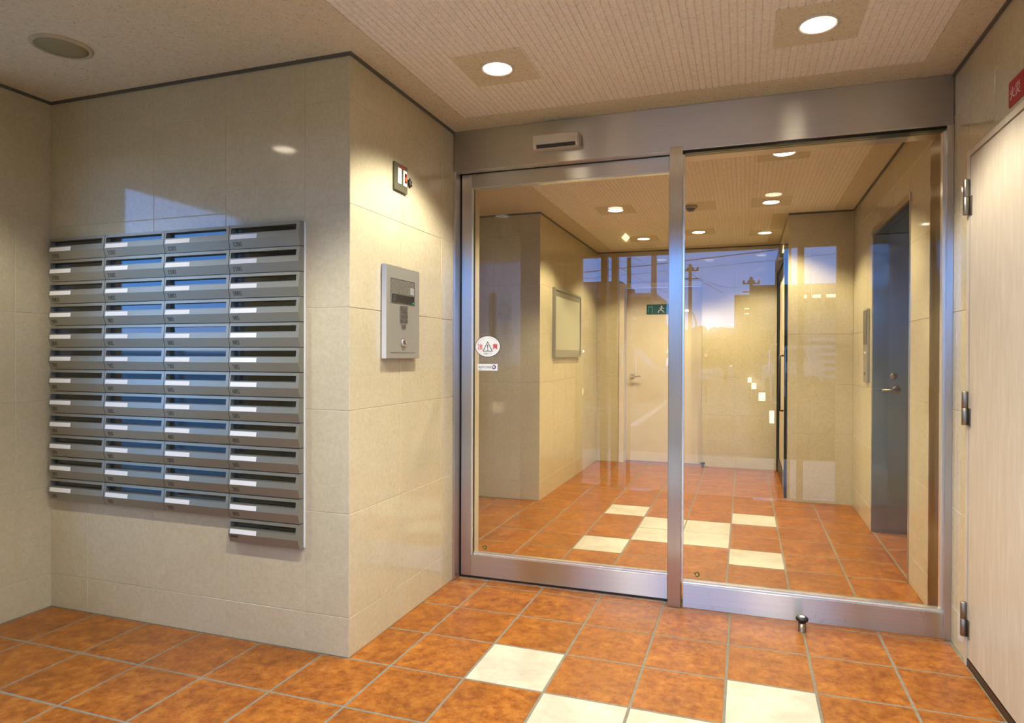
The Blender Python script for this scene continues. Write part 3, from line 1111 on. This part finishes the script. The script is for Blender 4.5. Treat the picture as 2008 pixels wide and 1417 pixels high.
star = [((0.0225 if k % 2 == 0 else 0.0135) * math.cos(PI * k / 6 + PI / 2), (0.0225 if k % 2 == 0 else 0.0135) * math.sin(PI * k / 6 + PI / 2)) for k in range(12)]
obj('star', prism(star, lambda a, b, h: (XS + h, 2.583 + a, 1.941 + b), 0.0004, 0.007), M['black'], sb)
obj('centre', lathe([(0.0105, 0.0), (0.008, 0.0014), (0.002, 0.002)], (XS + 0.007, 2.583, 1.941), 'x', 16), M['trim_dark'], sb, True)

# ------------------------------------------------------------------ beige steel door on the right wall
d3 = thing('door_2', 'beige steel service door at the right edge of the picture', 'door', (XR, 2.4, 0), kind='structure')
obj('leaf', box(XR - 0.0065, XR + 0.03, 1.93, 2.820, 0.034, 1.9195, 0.0008), M['door_film'], d3)
fr = bmesh.new()
add_box(fr, XR - 0.010, XR + 0.03, 2.8245, 2.8525, 0.0005, 1.9475, 0.0006)
add_box(fr, XR - 0.010, XR + 0.03, 1.90, 2.8245, 1.9235, 1.9475, 0.0006)
obj('frame', fr, M['door_film'], d3)
obj('reveal_gap', box(XR - 0.001, XR + 0.03, 1.93, 2.8245, 0.034, 1.9235), M['black'], d3)
obj('bottom_seal', box(XR - 0.0075, XR + 0.03, 1.93, 2.8245, 0.001, 0.030), M['dark'], d3)
for z0, z1 in ((1.703, 1.838), (0.910, 1.038), (0.112, 0.241)):
    zm = (z0 + z1) / 2
    hx, hy = XR - 0.0185, 2.829
    h = obj('hinge', lathe([(0.0092, 0), (0.0108, 0.002), (0.0108, zm - z0 - 0.0012), (0.0098, zm - z0)], (hx, hy, z0), seg=20), M['hinge'], d3, True)
    obj('upper_barrel', lathe([(0.0098, 0), (0.0108, 0.0012), (0.0108, z1 - zm - 0.002), (0.0092, z1 - zm)], (hx, hy, zm), seg=20), M['hinge'], h, True)
    obj('hinge_leaf', box(XR - 0.0095, XR - 0.0065, 2.800, 2.829, z0 - 0.004, zm), M['hinge'], h)

rs = thing('red_fire_sign', 'red fire sign plate with white characters on the tile above the beige door', 'sign', (XR, 2.35, 1.968))
obj('plate', box(XR - 0.004, XR - 0.0003, 2.19, 2.465, 1.970, 2.0505), M['red'], rs)
obj('lettering', text_bm('火災', 0.042, lambda a, b, c: (XR - 0.0042 - c, 2.456 - a, 1.994 + b), 0.0004), M['ink_white'], rs)

ds = thing('door_stop', 'small metal door stop with black rubber cap on the floor before the glass', 'door stop', (0.237, 2.957, 0))
obj('shaft', lathe([(0.0165, 0.0), (0.0165, 0.001), (0.0155, 0.002), (0.0155, 0.046)], (0.237, 2.957, 0.0), seg=28), M['stop_shaft'], ds, True)
cp = obj('rubber_cap', lathe([(0.0165, 0.044), (0.0235, 0.047), (0.0255, 0.052), (0.0245, 0.058), (0.0195, 0.0615), (0.010, 0.0625)], (0.237, 2.957, 0.0), seg=28), M['black'], ds, True)
obj('white_button', lathe([(0.0115, 0.0622), (0.0105, 0.0642), (0.004, 0.0648)], (0.237, 2.957, 0.0), seg=20), M['white_plastic'], cp, True)

# ------------------------------------------------------------------ lobby: alcove with steel door, call panel, notice board, back door, glazed door
aw = struct(obj('wall_recess', box(1.85, 1.92, ALC[0] - 0.1, ALC[1] + 0.1, 0, CEIL), M['wall']), 'end wall of the recess off the lobby right wall')
aw2 = struct(obj('wall_recess_near', box(XR + 0.11, 1.85, ALC[0] - 0.1, ALC[0], 0, CEIL), M['wall']), 'near side wall of the recess off the lobby')
struct(obj('wall_recess_far', box(XR + 0.11, 1.85, 4.838, 4.93, 0, CEIL), M['wall']), 'far side wall of the lobby recess behind the steel door')
aw3 = struct(obj('trim_14', box(XR - 0.004, XR + 0.012, ALC[0], ALC[1], ALC[3] - 0.0005, ALC[3] + 0.035), M['steel_h']), 'steel lintel over the recess in the lobby right wall')
obj('soffit', box(XR + 0.012, 1.85, ALC[0], ALC[1], ALC[3] - 0.0003, ALC[3] + 0.035), M['steel_dark'], aw3)
aw4 = struct(obj('trim_15', box(XR - 0.004, XR + 0.112, ALC[0] - 0.016, ALC[0] + 0.001, 0.0005, ALC[3] + 0.035), M['steel_v']), 'steel edge strip at the near side of the lobby recess')
d4 = thing('door_3', 'dark brushed steel door in the recess off the lobby right wall', 'door', (1.2, 4.8, 0), kind='structure')
obj('leaf', box(XR + 0.002, 1.70, 4.80, 4.835, 0.0012, ALC[3] - 0.003, 0.001), M['steel_dark'], d4)
obj('side_frame', box(1.703, 1.849, 4.79, 4.835, 0.001, ALC[3] - 0.001), M['steel_dark'], d4)
hn = obj('lever_handle', tube([(0.952, 4.798, 0.952), (0.952, 4.755, 0.952), (0.940, 4.750, 0.952), (0.860, 4.750, 0.949)], 0.0085), M['hinge'], d4, True)
obj('rosette', lathe([(0.026, 0.0), (0.026, -0.006), (0.020, -0.009)], (0.952, 4.7995, 0.952), 'y', 24), M['hinge'], hn, True)
obj('lock_cylinder', lathe([(0.022, 0.0), (0.021, -0.010), (0.012, -0.014)], (0.932, 4.7995, 1.042), 'y', 24), M['hinge'], d4, True)

cpn = thing('lift_call_panel', 'tall narrow dark call panel on the lobby right wall', 'call panel', (XR, 4.975, 0.995))
obj('housing', box(XR - 0.016, XR - 0.0005, 4.905, 5.055, 0.995, 1.500, 0.002), M['board_frame'], cpn)
obj('dark_display', box(XR - 0.0185, XR - 0.016, 4.915, 5.045, 1.255, 1.490), M['screen'], cpn)
for z in (1.19, 1.06):
    b = obj('call_button', lathe([(0.017, 0.0), (0.017, -0.003), (0.014, -0.005)], (XR - 0.016, 4.975, z), 'x', 20), M['white_plastic'] if z > 1.1 else M['ink_grey'], cpn, True)
    obj('button_core', lathe([(0.008, -0.0048), (0.006, -0.0062)], (XR - 0.016, 4.975, z), 'x', 16), M['ink'], b)

nb = thing('notice_board', 'framed blank grey-green notice board on the lobby left wall', 'notice board', (XLL, 5.75, 1.16))
obj('board', box(XLL + 0.0005, XLL + 0.020, 5.32, 6.195, 1.170, 1.75), M['board'], nb)
for a in ((5.30, 6.215, 1.738, 1.760), (5.30, 6.215, 1.158, 1.180), (5.30, 5.322, 1.180, 1.738), (6.193, 6.215, 1.180, 1.738)):
    obj('frame_rail', box(XLL + 0.0005, XLL + 0.030, *a, 0.002), M['board_frame'], nb)
obj('head_strip', box(XLL + 0.020, XLL + 0.0215, 5.323, 6.192, 1.690, 1.737), M['board_frame'], nb)
obj('foot_strip', box(XLL + 0.020, XLL + 0.0215, 5.323, 6.192, 1.181, 1.225), M['board_frame'], nb)

d5 = thing('door_4', 'pale flush door with lever handle in the lobby back wall', 'door', (-0.85, YLB, 0), kind='structure')
obj('leaf', box(-1.262, -0.443, 7.200, 7.240, 0.006, 1.930, 0.001), M['door_white'], d5)
fr = bmesh.new()
for a in ((-1.3195, -1.266, 0.0005, 1.974), (-0.4395, -0.4365, 0.0005, 1.974), (-1.266, -0.4395, 1.934, 1.974)):
    add_box(fr, a[0], a[1], 7.072, 7.250, a[2], a[3], 0.001)
obj('frame', fr, M['door_white'], d5)
hn = obj('lever_handle', tube([(-1.195, 7.199, 0.948), (-1.195, 7.152, 0.948), (-1.187, 7.144, 0.948), (-1.091, 7.144, 0.951)], 0.0095), M['chrome'], d5, True)
obj('rosette', lathe([(0.028, 0.0), (0.028, -0.006), (0.021, -0.010)], (-1.195, 7.1995, 0.948), 'y', 24), M['chrome'], hn, True)
ex = thing('exit_sign', 'dark green exit plate with a running figure on the lobby back door', 'sign', (-0.88, 7.177, 1.64))
obj('plate', box(-1.036, -0.722, 7.190, 7.1997, 1.640, 1.745, 0.001), M['exit_green'], ex)
pm = bmesh.new()
for a in ((-1.018, -0.972, 1.722, 1.727), (-1.018, -1.013, 1.652, 1.722), (-0.977, -0.972, 1.652, 1.722), (-1.008, -0.982, 1.706, 1.711)):
    add_box(pm, a[0], a[1], 7.1885, 7.190, a[2], a[3])
obj('door_pictogram', pm, M['exit_light'], ex)
rn = bmesh.new()
add_lathe(rn, [(0.010, 0.0), (0.010, -0.0015)], (-0.872, 7.190, 1.722), 'y', 14)
for (xa, za), (xb, zb), w in (((-0.868, 1.712), (-0.880, 1.684), 0.012), ((-0.880, 1.686), (-0.905, 1.672), 0.008), ((-0.905, 1.672), (-0.906, 1.652), 0.007),
                             ((-0.880, 1.686), (-0.858, 1.670), 0.008), ((-0.858, 1.670), (-0.842, 1.654), 0.007), ((-0.870, 1.708), (-0.895, 1.700), 0.006), ((-0.868, 1.708), (-0.846, 1.696), 0.006)):
    dx, dz = xb - xa, zb - za
    L = math.hypot(dx, dz)
    nx, nz = -dz / L * w / 2, dx / L * w / 2
    q = prism([(xa + nx, za + nz), (xb + nx, zb + nz), (xb - nx, zb - nz), (xa - nx, za - nz)], lambda a, b, h: (a, h, b), 7.1885, 7.190)
    me = bpy.data.meshes.new('t'); q.to_mesh(me); q.free(); rn.from_mesh(me); bpy.data.meshes.remove(me)
obj('running_figure', rn, M['sign_white'], ex)
ds2 = thing('door_stop', 'tiny black door stop on the floor before the pale lobby back door', 'door stop', (-0.415, 7.035, 0))
obj('shaft', lathe([(0.014, 0.0), (0.014, 0.035)], (-0.415, 7.035, 0), seg=16), M['stop_shaft'], ds2, True)
obj('rubber_cap', lathe([(0.020, 0.033), (0.026, 0.038), (0.025, 0.048), (0.012, 0.052)], (-0.415, 7.035, 0), seg=16), M['black'], ds2, True)

d6 = thing('door_5', 'dark bronze glazed door in the side wall at the lobby rear right', 'door', (XB, 6.45, 0), kind='structure')
xd = XB - 0.006
for nm, a in (('near_jamb', (5.72, 5.775, 0.0005, 2.06)), ('far_jamb', (7.015, 7.07, 0.0005, 2.06)), ('head', (5.775, 7.015, 2.005, 2.06)),
              ('near_stile', (5.785, 5.865, 0.01, 1.995)), ('far_stile', (6.925, 7.005, 0.01, 1.995)), ('top_rail', (5.865, 6.925, 1.915, 1.995)), ('bottom_rail', (5.865, 6.925, 0.01, 0.15))):
    p = 0.014 if nm in ('near_jamb', 'far_jamb', 'head') else 0.004
    obj(nm, box(xd - p, xd + 0.04, *a, 0.001), M['dark'], d6)
obj('pane', box(xd + 0.010, xd + 0.018, 5.865, 6.925, 0.15, 1.915), M['glass2'], d6)
obj('pull_bar', tube([(xd - 0.004, 6.02, 1.18), (xd - 0.036, 6.02, 1.18), (xd - 0.036, 6.02, 0.70), (xd - 0.004, 6.02, 0.70)], 0.010), M['dark'], d6, True)
obj('closer', box(xd - 0.045, xd - 0.014, 5.90, 6.14, 2.015, 2.055, 0.003), M['hinge'], d6)
struct(obj('wall_store', box(XB + 0.4, XB + 0.45, YB + 0.12, YLB + 0.1, 0, CEIL), M['trim_dark']), 'dark wall behind the glazed lobby door')

# ------------------------------------------------------------------ outer entrance (behind the camera, mirrored in the glass)
eh = struct(obj('trim_16', box(-1.41, 0.695, YE - 0.04, YE + 0.05, 2.0625, 2.12), M['steel_h']), 'steel head of the outer entrance doors')
for k, (a, b, lab) in enumerate(((-1.225, -1.170, 'outer post left of the entrance doors'), (-1.128, -1.073, 'left jamb of the entrance doors'), (0.338, 0.352, 'right jamb of the entrance doors'),
                                 (0.404, 0.450, 'outer post right of the entrance doors'))):
    struct(obj('trim_%d' % (17 + k), box(a, b, YE - 0.035, YE + 0.045, 0.0, 2.062), M['dark']), 'dark steel ' + lab)
for k, (a, b) in enumerate(((-1.41, -1.225), (-1.170, -1.128), (0.352, 0.404), (0.450, 0.695))):
    wdw = thing('window_%d' % (2 + k), 'narrow entrance sidelight pane number %d from the left' % (k + 1), 'window', ((a + b) / 2, YE, 0), kind='structure')
    obj('pane', box(a, b, YE, YE + 0.008, 0.02, 2.062), M['glass2'], wdw)
    obj('sill', box(a, b, YE - 0.02, YE + 0.028, 0.0005, 0.02), M['bead'], wdw)


OBJ = obj


def leaf_door(n, x, label, sgn, turn=0.0):
    def obj(nm, bm, mat, par, smooth=False):
        if nm != 'floor_plate':
            bmesh.ops.rotate(bm, verts=bm.verts, cent=(x, YE - 0.03, 0), matrix=Matrix.Rotation(turn, 3, 'Z'))
        return OBJ(nm, bm, mat, par, smooth)

    t = thing('door_%d' % n, label, 'door', (x, YE - 0.3, 0), kind='structure')
    y0, y1 = YE - 0.70, YE - 0.03
    obj('pane', box(x - 0.005, x + 0.005, y0 + 0.05, y1 - 0.05, 0.10, 2.0), M['glass2'], t)
    obj('free_stile', box(x - 0.018, x + 0.018, y0, y0 + 0.05, 0.01, 2.05), M['dark'], t)
    obj('hinge_stile', box(x - 0.018, x + 0.018, y1 - 0.05, y1, 0.01, 2.05), M['dark'], t)
    obj('bottom_rail', box(x - 0.018, x + 0.018, y0 + 0.05, y1 - 0.05, 0.01, 0.10), M['dark'], t)
    obj('top_rail', box(x - 0.018, x + 0.018, y0 + 0.05, y1 - 0.05, 2.0, 2.05), M['dark'], t)
    for s in (-1, 1):
        yy = y0 + 0.10
        pts = [(x + s * 0.006, yy, 1.285)] + [(x + s * (0.006 + 0.055 * math.sin(a)), yy, 1.23 + 0.055 * math.cos(a)) for a in (0.4, 0.8, 1.2, 1.57)]
        pts += [(x + s * 0.061, yy, 0.82)] + [(x + s * (0.006 + 0.055 * math.cos(a)), yy, 0.80 - 0.055 * math.sin(a)) for a in (0.4, 0.8, 1.2, 1.57)]
        obj('pull_handle', tube(pts, 0.011), M['chrome'], t, True)
    obj('pivot_cap', box(x - 0.05, x + 0.05, y1 - 0.06, y1 + 0.02, 2.12, 2.16, 0.004), M['chrome'], t)
    obj('floor_plate', box(x - sgn * 0.02, x + sgn * 0.21, YE - 0.02, YE + 0.10, -0.002, 0.002), M['bead'], t)


leaf_door(6, -0.985, 'left glass entrance door swung open outward beside the camera', 1, -0.165)
leaf_door(7, 0.280, 'right glass entrance door swung open outward beside the camera', -1)
obj('door_track', box(-1.07, 0.335, YE - 0.02, YE + 0.0, -0.001, 0.0012), M['bead'], eh)

gl = thing('diamond_glint', 'small diamond-shaped fitting with a glow standing in for its glint above the left entrance leaf, mirrored in the sliding glass', 'light', (-1.0, YE + 0.06, 2.19))
obj('glint_face', prism([(-0.036, 0), (0, 0.036), (0.036, 0), (0, -0.036)], lambda a, b, h: (-1.0 + a, YE + 0.0505 + h, 2.215 + b), 0.0, 0.02), M['lantern'], gl)  # emission stands in for a bright glint on the fitting, no known lamp
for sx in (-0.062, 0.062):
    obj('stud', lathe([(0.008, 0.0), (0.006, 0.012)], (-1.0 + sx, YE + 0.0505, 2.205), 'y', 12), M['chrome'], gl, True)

wl_ = thing('window_6', 'tall daylight window in the far left wall outside the picture', 'window', (XL, 1.3, 0), kind='structure')
obj('pane', box(XL - 0.07, XL - 0.062, WIN[0], WIN[1], WIN[2], WIN[3]), M['glass2'], wl_)
fr = bmesh.new()
for a in ((WIN[0], WIN[0] + 0.03, WIN[2], WIN[3]), (WIN[1] - 0.03, WIN[1], WIN[2], WIN[3]), (WIN[0], WIN[1], WIN[2], WIN[2] + 0.03), (WIN[0], WIN[1], WIN[3] - 0.03, WIN[3])):
    add_box(fr, XL - 0.09, XL - 0.045, *a)
obj('window_frame', fr, M['steel_vy'], wl_)

# ------------------------------------------------------------------ street outside (seen mirrored in the glass)
g = obj('ground', box(-70, 70, -90, YE - 0.055, -0.30, -0.15), M['asphalt'])
struct(g, 'asphalt car park and street outside the entrance')
pv = obj('porch', box(-5.5, 2.4, -1.75, YE - 0.056, -0.15, -0.004), M['paving'])
struct(pv, 'pale paved porch outside the entrance')
side_g = obj('yard', box(-40, XL - 0.30, YE - 0.05, 30, -0.30, -0.15), M['paving'])
struct(side_g, 'pale paved yard outside the far left window')

pf = thing('added_blue_fence', 'added unseen pale blue fence, a reflector in the yard outside the far left window', 'fence', (-4.7, 1.0, -0.15))  # invented reflector, put here to turn the mailbox slot reflections blue
for k in range(6):
    obj('panel', box(-4.74, -4.70, -0.95 + k * 0.8, -0.18 + k * 0.8, -0.10, 1.20, 0.004), M['fence'], pf)
    obj('post', box(-4.76, -4.69, -0.99 + k * 0.8, -0.955 + k * 0.8, -0.15, 1.24), M['pole'], pf)


def line(pts, w, lab):
    bm = bmesh.new()
    for (xa, ya), (xb, yb) in zip(pts, pts[1:]):
        d = Vector((xb - xa, yb - ya)).normalized()
        nx, ny = -d.y * w / 2, d.x * w / 2
        vs = [bm.verts.new(p) for p in ((xa + nx, ya + ny, -0.149), (xb + nx, yb + ny, -0.149), (xb - nx, yb - ny, -0.149), (xa - nx, ya - ny, -0.149))]
        bm.faces.new(vs)
    r = bmesh.ops.extrude_face_region(bm, geom=bm.faces[:])
    bmesh.ops.translate(bm, verts=[v for v in r['geom'] if isinstance(v, bmesh.types.BMVert)], vec=(0, 0, 0.003))
    tag(obj('parking_line', bm, M['road_line']), lab, 'road marking')


line([(-2.02, -6.0), (-2.08, -9.3), (-2.22, -14.1)], 0.16, 'long white parking line running away from the porch')
line([(-3.3, -11.3), (-2.35, -11.2)], 0.16, 'white cross line at the end of the long parking line')
line([(-4.4, -10.3), (-2.5, -9.7)], 0.14, 'white bay line left of the long parking line')
line([(-1.83, -16.5), (-0.56, -16.1)], 0.2, 'farthest white kerb line by the hedge')


def lantern(x, y, label):
    t = thing('garden_lantern', label, 'lantern', (x, y, -0.15), 'path lanterns outside')
    obj('post', lathe([(0.03, 0.0), (0.03, 0.50)], (x, y, -0.15), seg=12), M['dark'], t, True)
    obj('glass', box(x - 0.055, x + 0.055, y - 0.055, y + 0.055, 0.385, 0.535), M['lantern'], t)
    obj('cap', box(x - 0.065, x + 0.065, y - 0.065, y + 0.065, 0.535, 0.555), M['dark'], t)


lantern(0.34, -2.0, 'lit lantern nearest the porch on the hedge side')
lantern(0.30, -6.16, 'second lit lantern along the hedge from the porch')
lantern(0.22, -10.7, 'third lit lantern along the hedge from the porch')
lantern(0.15, -15.2, 'farthest lit lantern along the hedge')
lantern(-3.19, -6.55, 'lone lit lantern on the car park side')


def foliage(n, c, rad, rz, leaf=0.16, seed=1):
    rnd = random.Random(seed)
    bm = bmesh.new()
    for _ in range(n):
        a, b = rnd.uniform(0, 2 * PI), math.acos(rnd.uniform(-1, 1))
        q = rnd.uniform(0.55, 1.0) * (1 + 0.18 * math.sin(3 * a) * math.sin(2 * b))
        p = Vector((c[0] + rad[0] * q * math.sin(b) * math.cos(a), c[1] + rad[1] * q * math.sin(b) * math.sin(a), c[2] + rz * q * math.cos(b)))
        u = Vector((rnd.uniform(-1, 1), rnd.uniform(-1, 1), rnd.uniform(-1, 1))).normalized() * leaf
        v = u.orthogonal().normalized() * leaf * 0.55
        bm.faces.new([bm.verts.new(p + w) for w in (u, v, -u, -v)])
    return bm


def tree(x, y, h, r, label, seed):
    t = thing('tree', label, 'tree', (x, y, -0.15))
    obj('trunk', tube([(x, y, -0.15), (x + 0.05, y, h * 0.35), (x, y, h * 0.6)], 0.09), M['bark'], t, True)
    f = obj('foliage', foliage(1400, (x, y, h * 0.62), (r, r), h * 0.36, 0.20, seed), M['leaf'], t)
    f['kind'] = 'stuff'


tree(-3.7, -20.5, 3.0, 0.75, 'dark round tree beyond the car park, left of the utility pole', 3)
tree(-1.85, -21.5, 2.4, 0.75, 'low dark tree just right of the utility pole', 4)
tree(-0.9, -26.0, 2.6, 1.1, 'dark tree behind the street lamp', 5)
tree(1.7, -29.0, 2.3, 1.3, 'wide dark tree far beyond the hedge', 6)
hb = bmesh.new()
hh = thing('hedge', 'low clipped dark hedge along the lantern path', 'hedge', (0.9, -9, -0.15))
f = obj('foliage', foliage(5000, (1.10, -9.3, 0.36), (0.55, 6.8), 0.38, 0.07, 9), M['leaf'], hh)
f['kind'] = 'stuff'
obj('core', box(0.68, 1.50, -15.8, -2.8, -0.144, 0.50, 0.1), M['leaf'], hh)


pb = thing('planting_bed', 'dark planting bed with ground cover beside the lantern path', 'planting bed', (0.9, -9, -0.15))
obj('soil', box(0.10, 1.6, -16.6, -1.80, -0.1505, -0.146), M['leaf'], pb)


def pole(x, y, h, label, arms=True):
    t = thing('utility_pole', label, 'utility pole', (x, y, -0.15))
    obj('shaft', lathe([(0.13, 0.0), (0.085, h)], (x, y, -0.15), seg=14), M['pole'], t, True)
    if arms:
        for z in (h - 0.5, h - 0.95):
            obj('crossarm', box(x - 0.45, x + 0.45, y - 0.04, y + 0.04, z - 0.03, z + 0.03), M['wire'], t)
        for k in range(4):
            obj('insulator', lathe([(0.05, 0), (0.07, 0.06), (0.03, 0.16)], (x - 0.39 + 0.26 * k, y, h - 0.47), seg=10), M['wire'], t, True)
    return t


pole(-3.2, -17.8, 7.5, 'tall concrete utility pole across the car park')
pole(-2.85, -30.0, 6.4, 'distant utility pole with crossarms behind the street lamp')
pole(0.32, -31.0, 5.7, 'distant utility pole with crossarms beside the stepped building')
sl = thing('street_lamp', 'lit street lamp with a curved arm over the road', 'street lamp', (-1.39, -13.8, -0.15))
obj('post', tube([(-1.39, -13.8, -0.15), (-1.39, -13.8, 1.9), (-1.40, -13.8, 2.25), (-1.48, -13.8, 2.48), (-1.62, -13.8, 2.57)], 0.022), M['wire'], sl, True)
obj('lamp_head', box(-1.76, -1.62, -13.84, -13.76, 2.545, 2.60), M['street_glow'], sl)
ts = thing('traffic_signal', 'small red traffic signal beyond the street lamp', 'signal', (-1.35, -17, -0.15))
obj('post', tube([(-1.28, -17.0, -0.15), (-1.28, -17.0, 1.3)], 0.03), M['wire'], ts, True)
obj('red_lens', lathe([(0.05, 0), (0.04, 0.02)], (-1.28, -16.93, 1.24), 'y', 14), M['signal_red'], ts)

k = 0
for pa, pb, sag, lab in (((-9.0, -18.1, 4.25), (3.2, -18.1, 5.15), 0.05, 'thick overhead cable crossing above all the others'),
                         ((-9.0, -18.4, 4.10), (3.2, -18.4, 4.80), 0.05, 'thinner overhead cable just below the thick one'),
                         ((-3.7, -17.8, 4.75), (-8.6, -14.0, 6.6), 0.1, 'overhead wire rising steeply to the left of the pole'),
                         ((-3.7, -17.8, 4.55), (-8.6, -14.0, 6.1), 0.1, 'lower overhead wire rising to the left of the pole'),
                         ((-3.0, -18.9, 4.6), (-2.85, -29.8, 4.6), 0.2, 'overhead wire between the tall pole and the distant pole'),
                         ((-2.38, -30.0, 5.55), (-0.15, -31.0, 5.05), 0.25, 'sagging wire between the two distant poles'),
                         ((-2.7, -17.8, 4.95), (-0.6, -13.0, 3.0), 0.1, 'slanting wire falling to the right of the tall pole'),
                         ((-5.2, -16.0, 4.9), (-2.2, -19.0, 3.3), 0.05, 'wire crossing down in front of the brown building')):
    a, b = Vector(pa), Vector(pb)
    pts = [a.lerp(b, i / 10) - Vector((0, 0, sag * 4 * (i / 10) * (1 - i / 10))) for i in range(11)]
    tag(obj('overhead_wire', tube(pts, 0.016 if k == 0 else 0.007, 6), M['wire']), lab, 'wire')
    k += 1


def mirror_text(s, size, x, y, z, mat, parent, name='lettering'):
    """words facing the entrance (+Y): they read from left to right towards -X."""
    obj(name, text_bm(s, size, lambda a, b, c: (x - a, y + 0.03 + c, z + b), 0.02), mat, parent)


ba = thing('office_building', 'brown flat-roofed building with a sign tower across the street', 'building', (-8.5, -39, -0.15))
obj('main_block', box(-14.5, -5.96, -46, -38.8, -0.15, 5.35), M['bld_brown'], ba)
obj('parapet', box(-14.6, -5.90, -46.1, -38.7, 5.35, 5.62), M['bld_pale'], ba)
obj('sign_tower', box(-11.0, -8.3, -45, -38.7, 5.62, 6.5), M['bld_brown'], ba)
mirror_text('会 京', 0.42, -9.9, -38.68, 5.95, M['sign_white'], ba, 'tower_lettering')
for a in ((-11.1, -10.5, 4.0, 4.7), (-10.0, -9.5, 3.2, 4.7), (-9.3, -8.4, 3.2, 4.7)):
    f = obj('window_frame', box(a[0], a[1], -38.8, -38.72, a[2], a[3]), M['bld_pale'], ba)
    obj('pane', box(a[0] + 0.08, a[1] - 0.08, -38.74, -38.70, a[2] + 0.08, a[3] - 0.08), M['win_dark'], f)
f = obj('orange_sign', box(-11.15, -10.35, -38.8, -38.70, 3.15, 3.95), M['sign_orange'], ba)
mirror_text('新', 0.62, -10.45, -38.70, 3.28, M['sign_white'], f, 'sign_character')
f = obj('shop_front', box(-11.1, -6.2, -38.8, -38.74, 0.1, 2.2), M['win_dark'], ba)
for x in (-11.0, -9.45):
    obj('porch_lamp', lathe([(0.09, 0), (0.05, 0.05)], (x, -38.7, 1.55), 'y', 12), M['street_glow'], ba)
for x0, x1, z0, z1, txt, lab in ((-7.55, -7.05, 2.4, 4.5, '医 院', 'shorter white hanging banner on the brown building'), (-6.85, -6.25, 1.9, 4.35, 'マ木', 'taller white vertical banner on the brown building')):
    s = thing('banner_sign', lab, 'sign', ((x0 + x1) / 2, -38.55, z0))
    obj('board', box(x0, x1, -38.66, -38.58, z0, z1), M['sign_white'], s)
    obj('top_band', box(x0 + 0.03, x1 - 0.03, -38.58, -38.56, z1 - 0.55, z1 - 0.12), M['bld_tan'], s)
    for i, ch in enumerate(txt.replace(' ', '')):
        mirror_text(ch, 0.5, x1 - 0.05, -38.60, z1 - 1.15 - 0.58 * i, M['bld_tan'], s, 'sign_character')

bb = thing('stepped_building', 'dark tan stepped building at the right beyond the hedge', 'building', (1.0, -35, -0.15))
obj('low_block', box(-0.60, 0.42, -42.0, -33.8, -0.15, 4.86), M['bld_tan'], bb)
obj('high_block', box(0.40, 2.40, -42.0, -33.9, -0.15, 5.40), M['bld_tan'], bb)
obj('pale_wall_panel', box(0.80, 2.40, -33.9, -33.8, 2.80, 4.80), M['bld_pale'], bb)
for k in range(2):
    obj('wall_lamp', box(-0.02, 0.30, -33.80, -33.74, 3.70 + 0.3 * k, 3.76 + 0.3 * k), M['win_lit'], bb)

bc = thing('lit_office_building', 'pale building with rows of lit ceiling lights to the right of the porch', 'building', (5.0, -36, -0.15))
obj('wall', box(2.60, 9.0, -42.0, -34.4, -0.15, 5.44), M['bld_pale'], bc)
for a in ((2.90, 3.45, 4.20, 4.82), (3.65, 4.20, 4.20, 4.82), (4.38, 5.10, 4.20, 4.82)):
    f = obj('window_frame', box(a[0], a[1], -34.4, -34.3, a[2] - 0.3, a[3] + 0.05), M['bld_tan'], bc)
    obj('lit_pane', box(a[0] + 0.05, a[1] - 0.05, -34.31, -34.28, a[3] - 0.2, a[3]), M['win_lit'], f)
for i in range(6):
    obj('louvre', box(3.45, 5.0, -34.4, -34.2, 0.0 + i * 0.42, 0.2 + i * 0.42), M['sign_white'], bc)


def car(x, y, L, H, W, mat, label, name='parked_car', van=False):
    t = thing(name, label, 'car', (x, y, -0.15))
    z = -0.15
    if van:
        pr = [(-L / 2, 0.25), (-L / 2, H * 0.55), (-L / 2 + 0.5, H * 0.62), (-L / 2 + 0.9, H), (L / 2 - 0.05, H), (L / 2, H * 0.5), (L / 2, 0.25)]
    else:
        pr = [(-L / 2, 0.28), (-L / 2, H * 0.5), (-L * 0.30, H * 0.60), (-L * 0.16, H * 0.97), (L * 0.05, H), (L * 0.22, H * 0.95), (L * 0.36, H * 0.62), (L / 2, H * 0.55), (L / 2, 0.28)]
    obj('body', prism(pr, lambda a, b, h: (x + a, h, z + b), y - W / 2, y + W / 2), mat, t)
    wp = [(-L * 0.22, H * 0.64), (-L * 0.13, H * 0.92), (L * 0.19, H * 0.92), (L * 0.29, H * 0.64)]
    obj('side_window', prism(wp, lambda a, b, h: (x + a, h, z + b), y + W / 2, y + W / 2 + 0.012), M['win_dark'], t)
    for sx in (-0.31, 0.31):
        for sy in (-1, 1):
            obj('wheel', lathe([(0.30, -0.09), (0.32, -0.06), (0.32, 0.06), (0.30, 0.09)], (x + sx * L, y + sy * (W / 2 - 0.06), z + 0.32), 'y', 20), M['tyre'], t, True)


car(-3.9, -13.4, 3.6, 1.62, 1.6, M['car_dark'], 'dark parked car on the far side of the car park')
car(1.75, -21.5, 2.2, 1.78, 1.5, M['car_white'], 'white parked van beyond the end of the hedge', 'parked_van', True)
bd = thing('parking_notice', 'small white notice board at the edge of the car park', 'sign', (-1.05, -13.0, -0.15))
obj('post', tube([(-1.05, -13.02, -0.15), (-1.05, -13.02, 0.7)], 0.02), M['wire'], bd, True)
obj('board', box(-1.25, -0.86, -13.0, -12.97, 0.55, 0.82), M['sign_white'], bd)
mirror_text('駐車禁止', 0.085, -0.88, -12.99, 0.65, M['ink_grey'], bd)
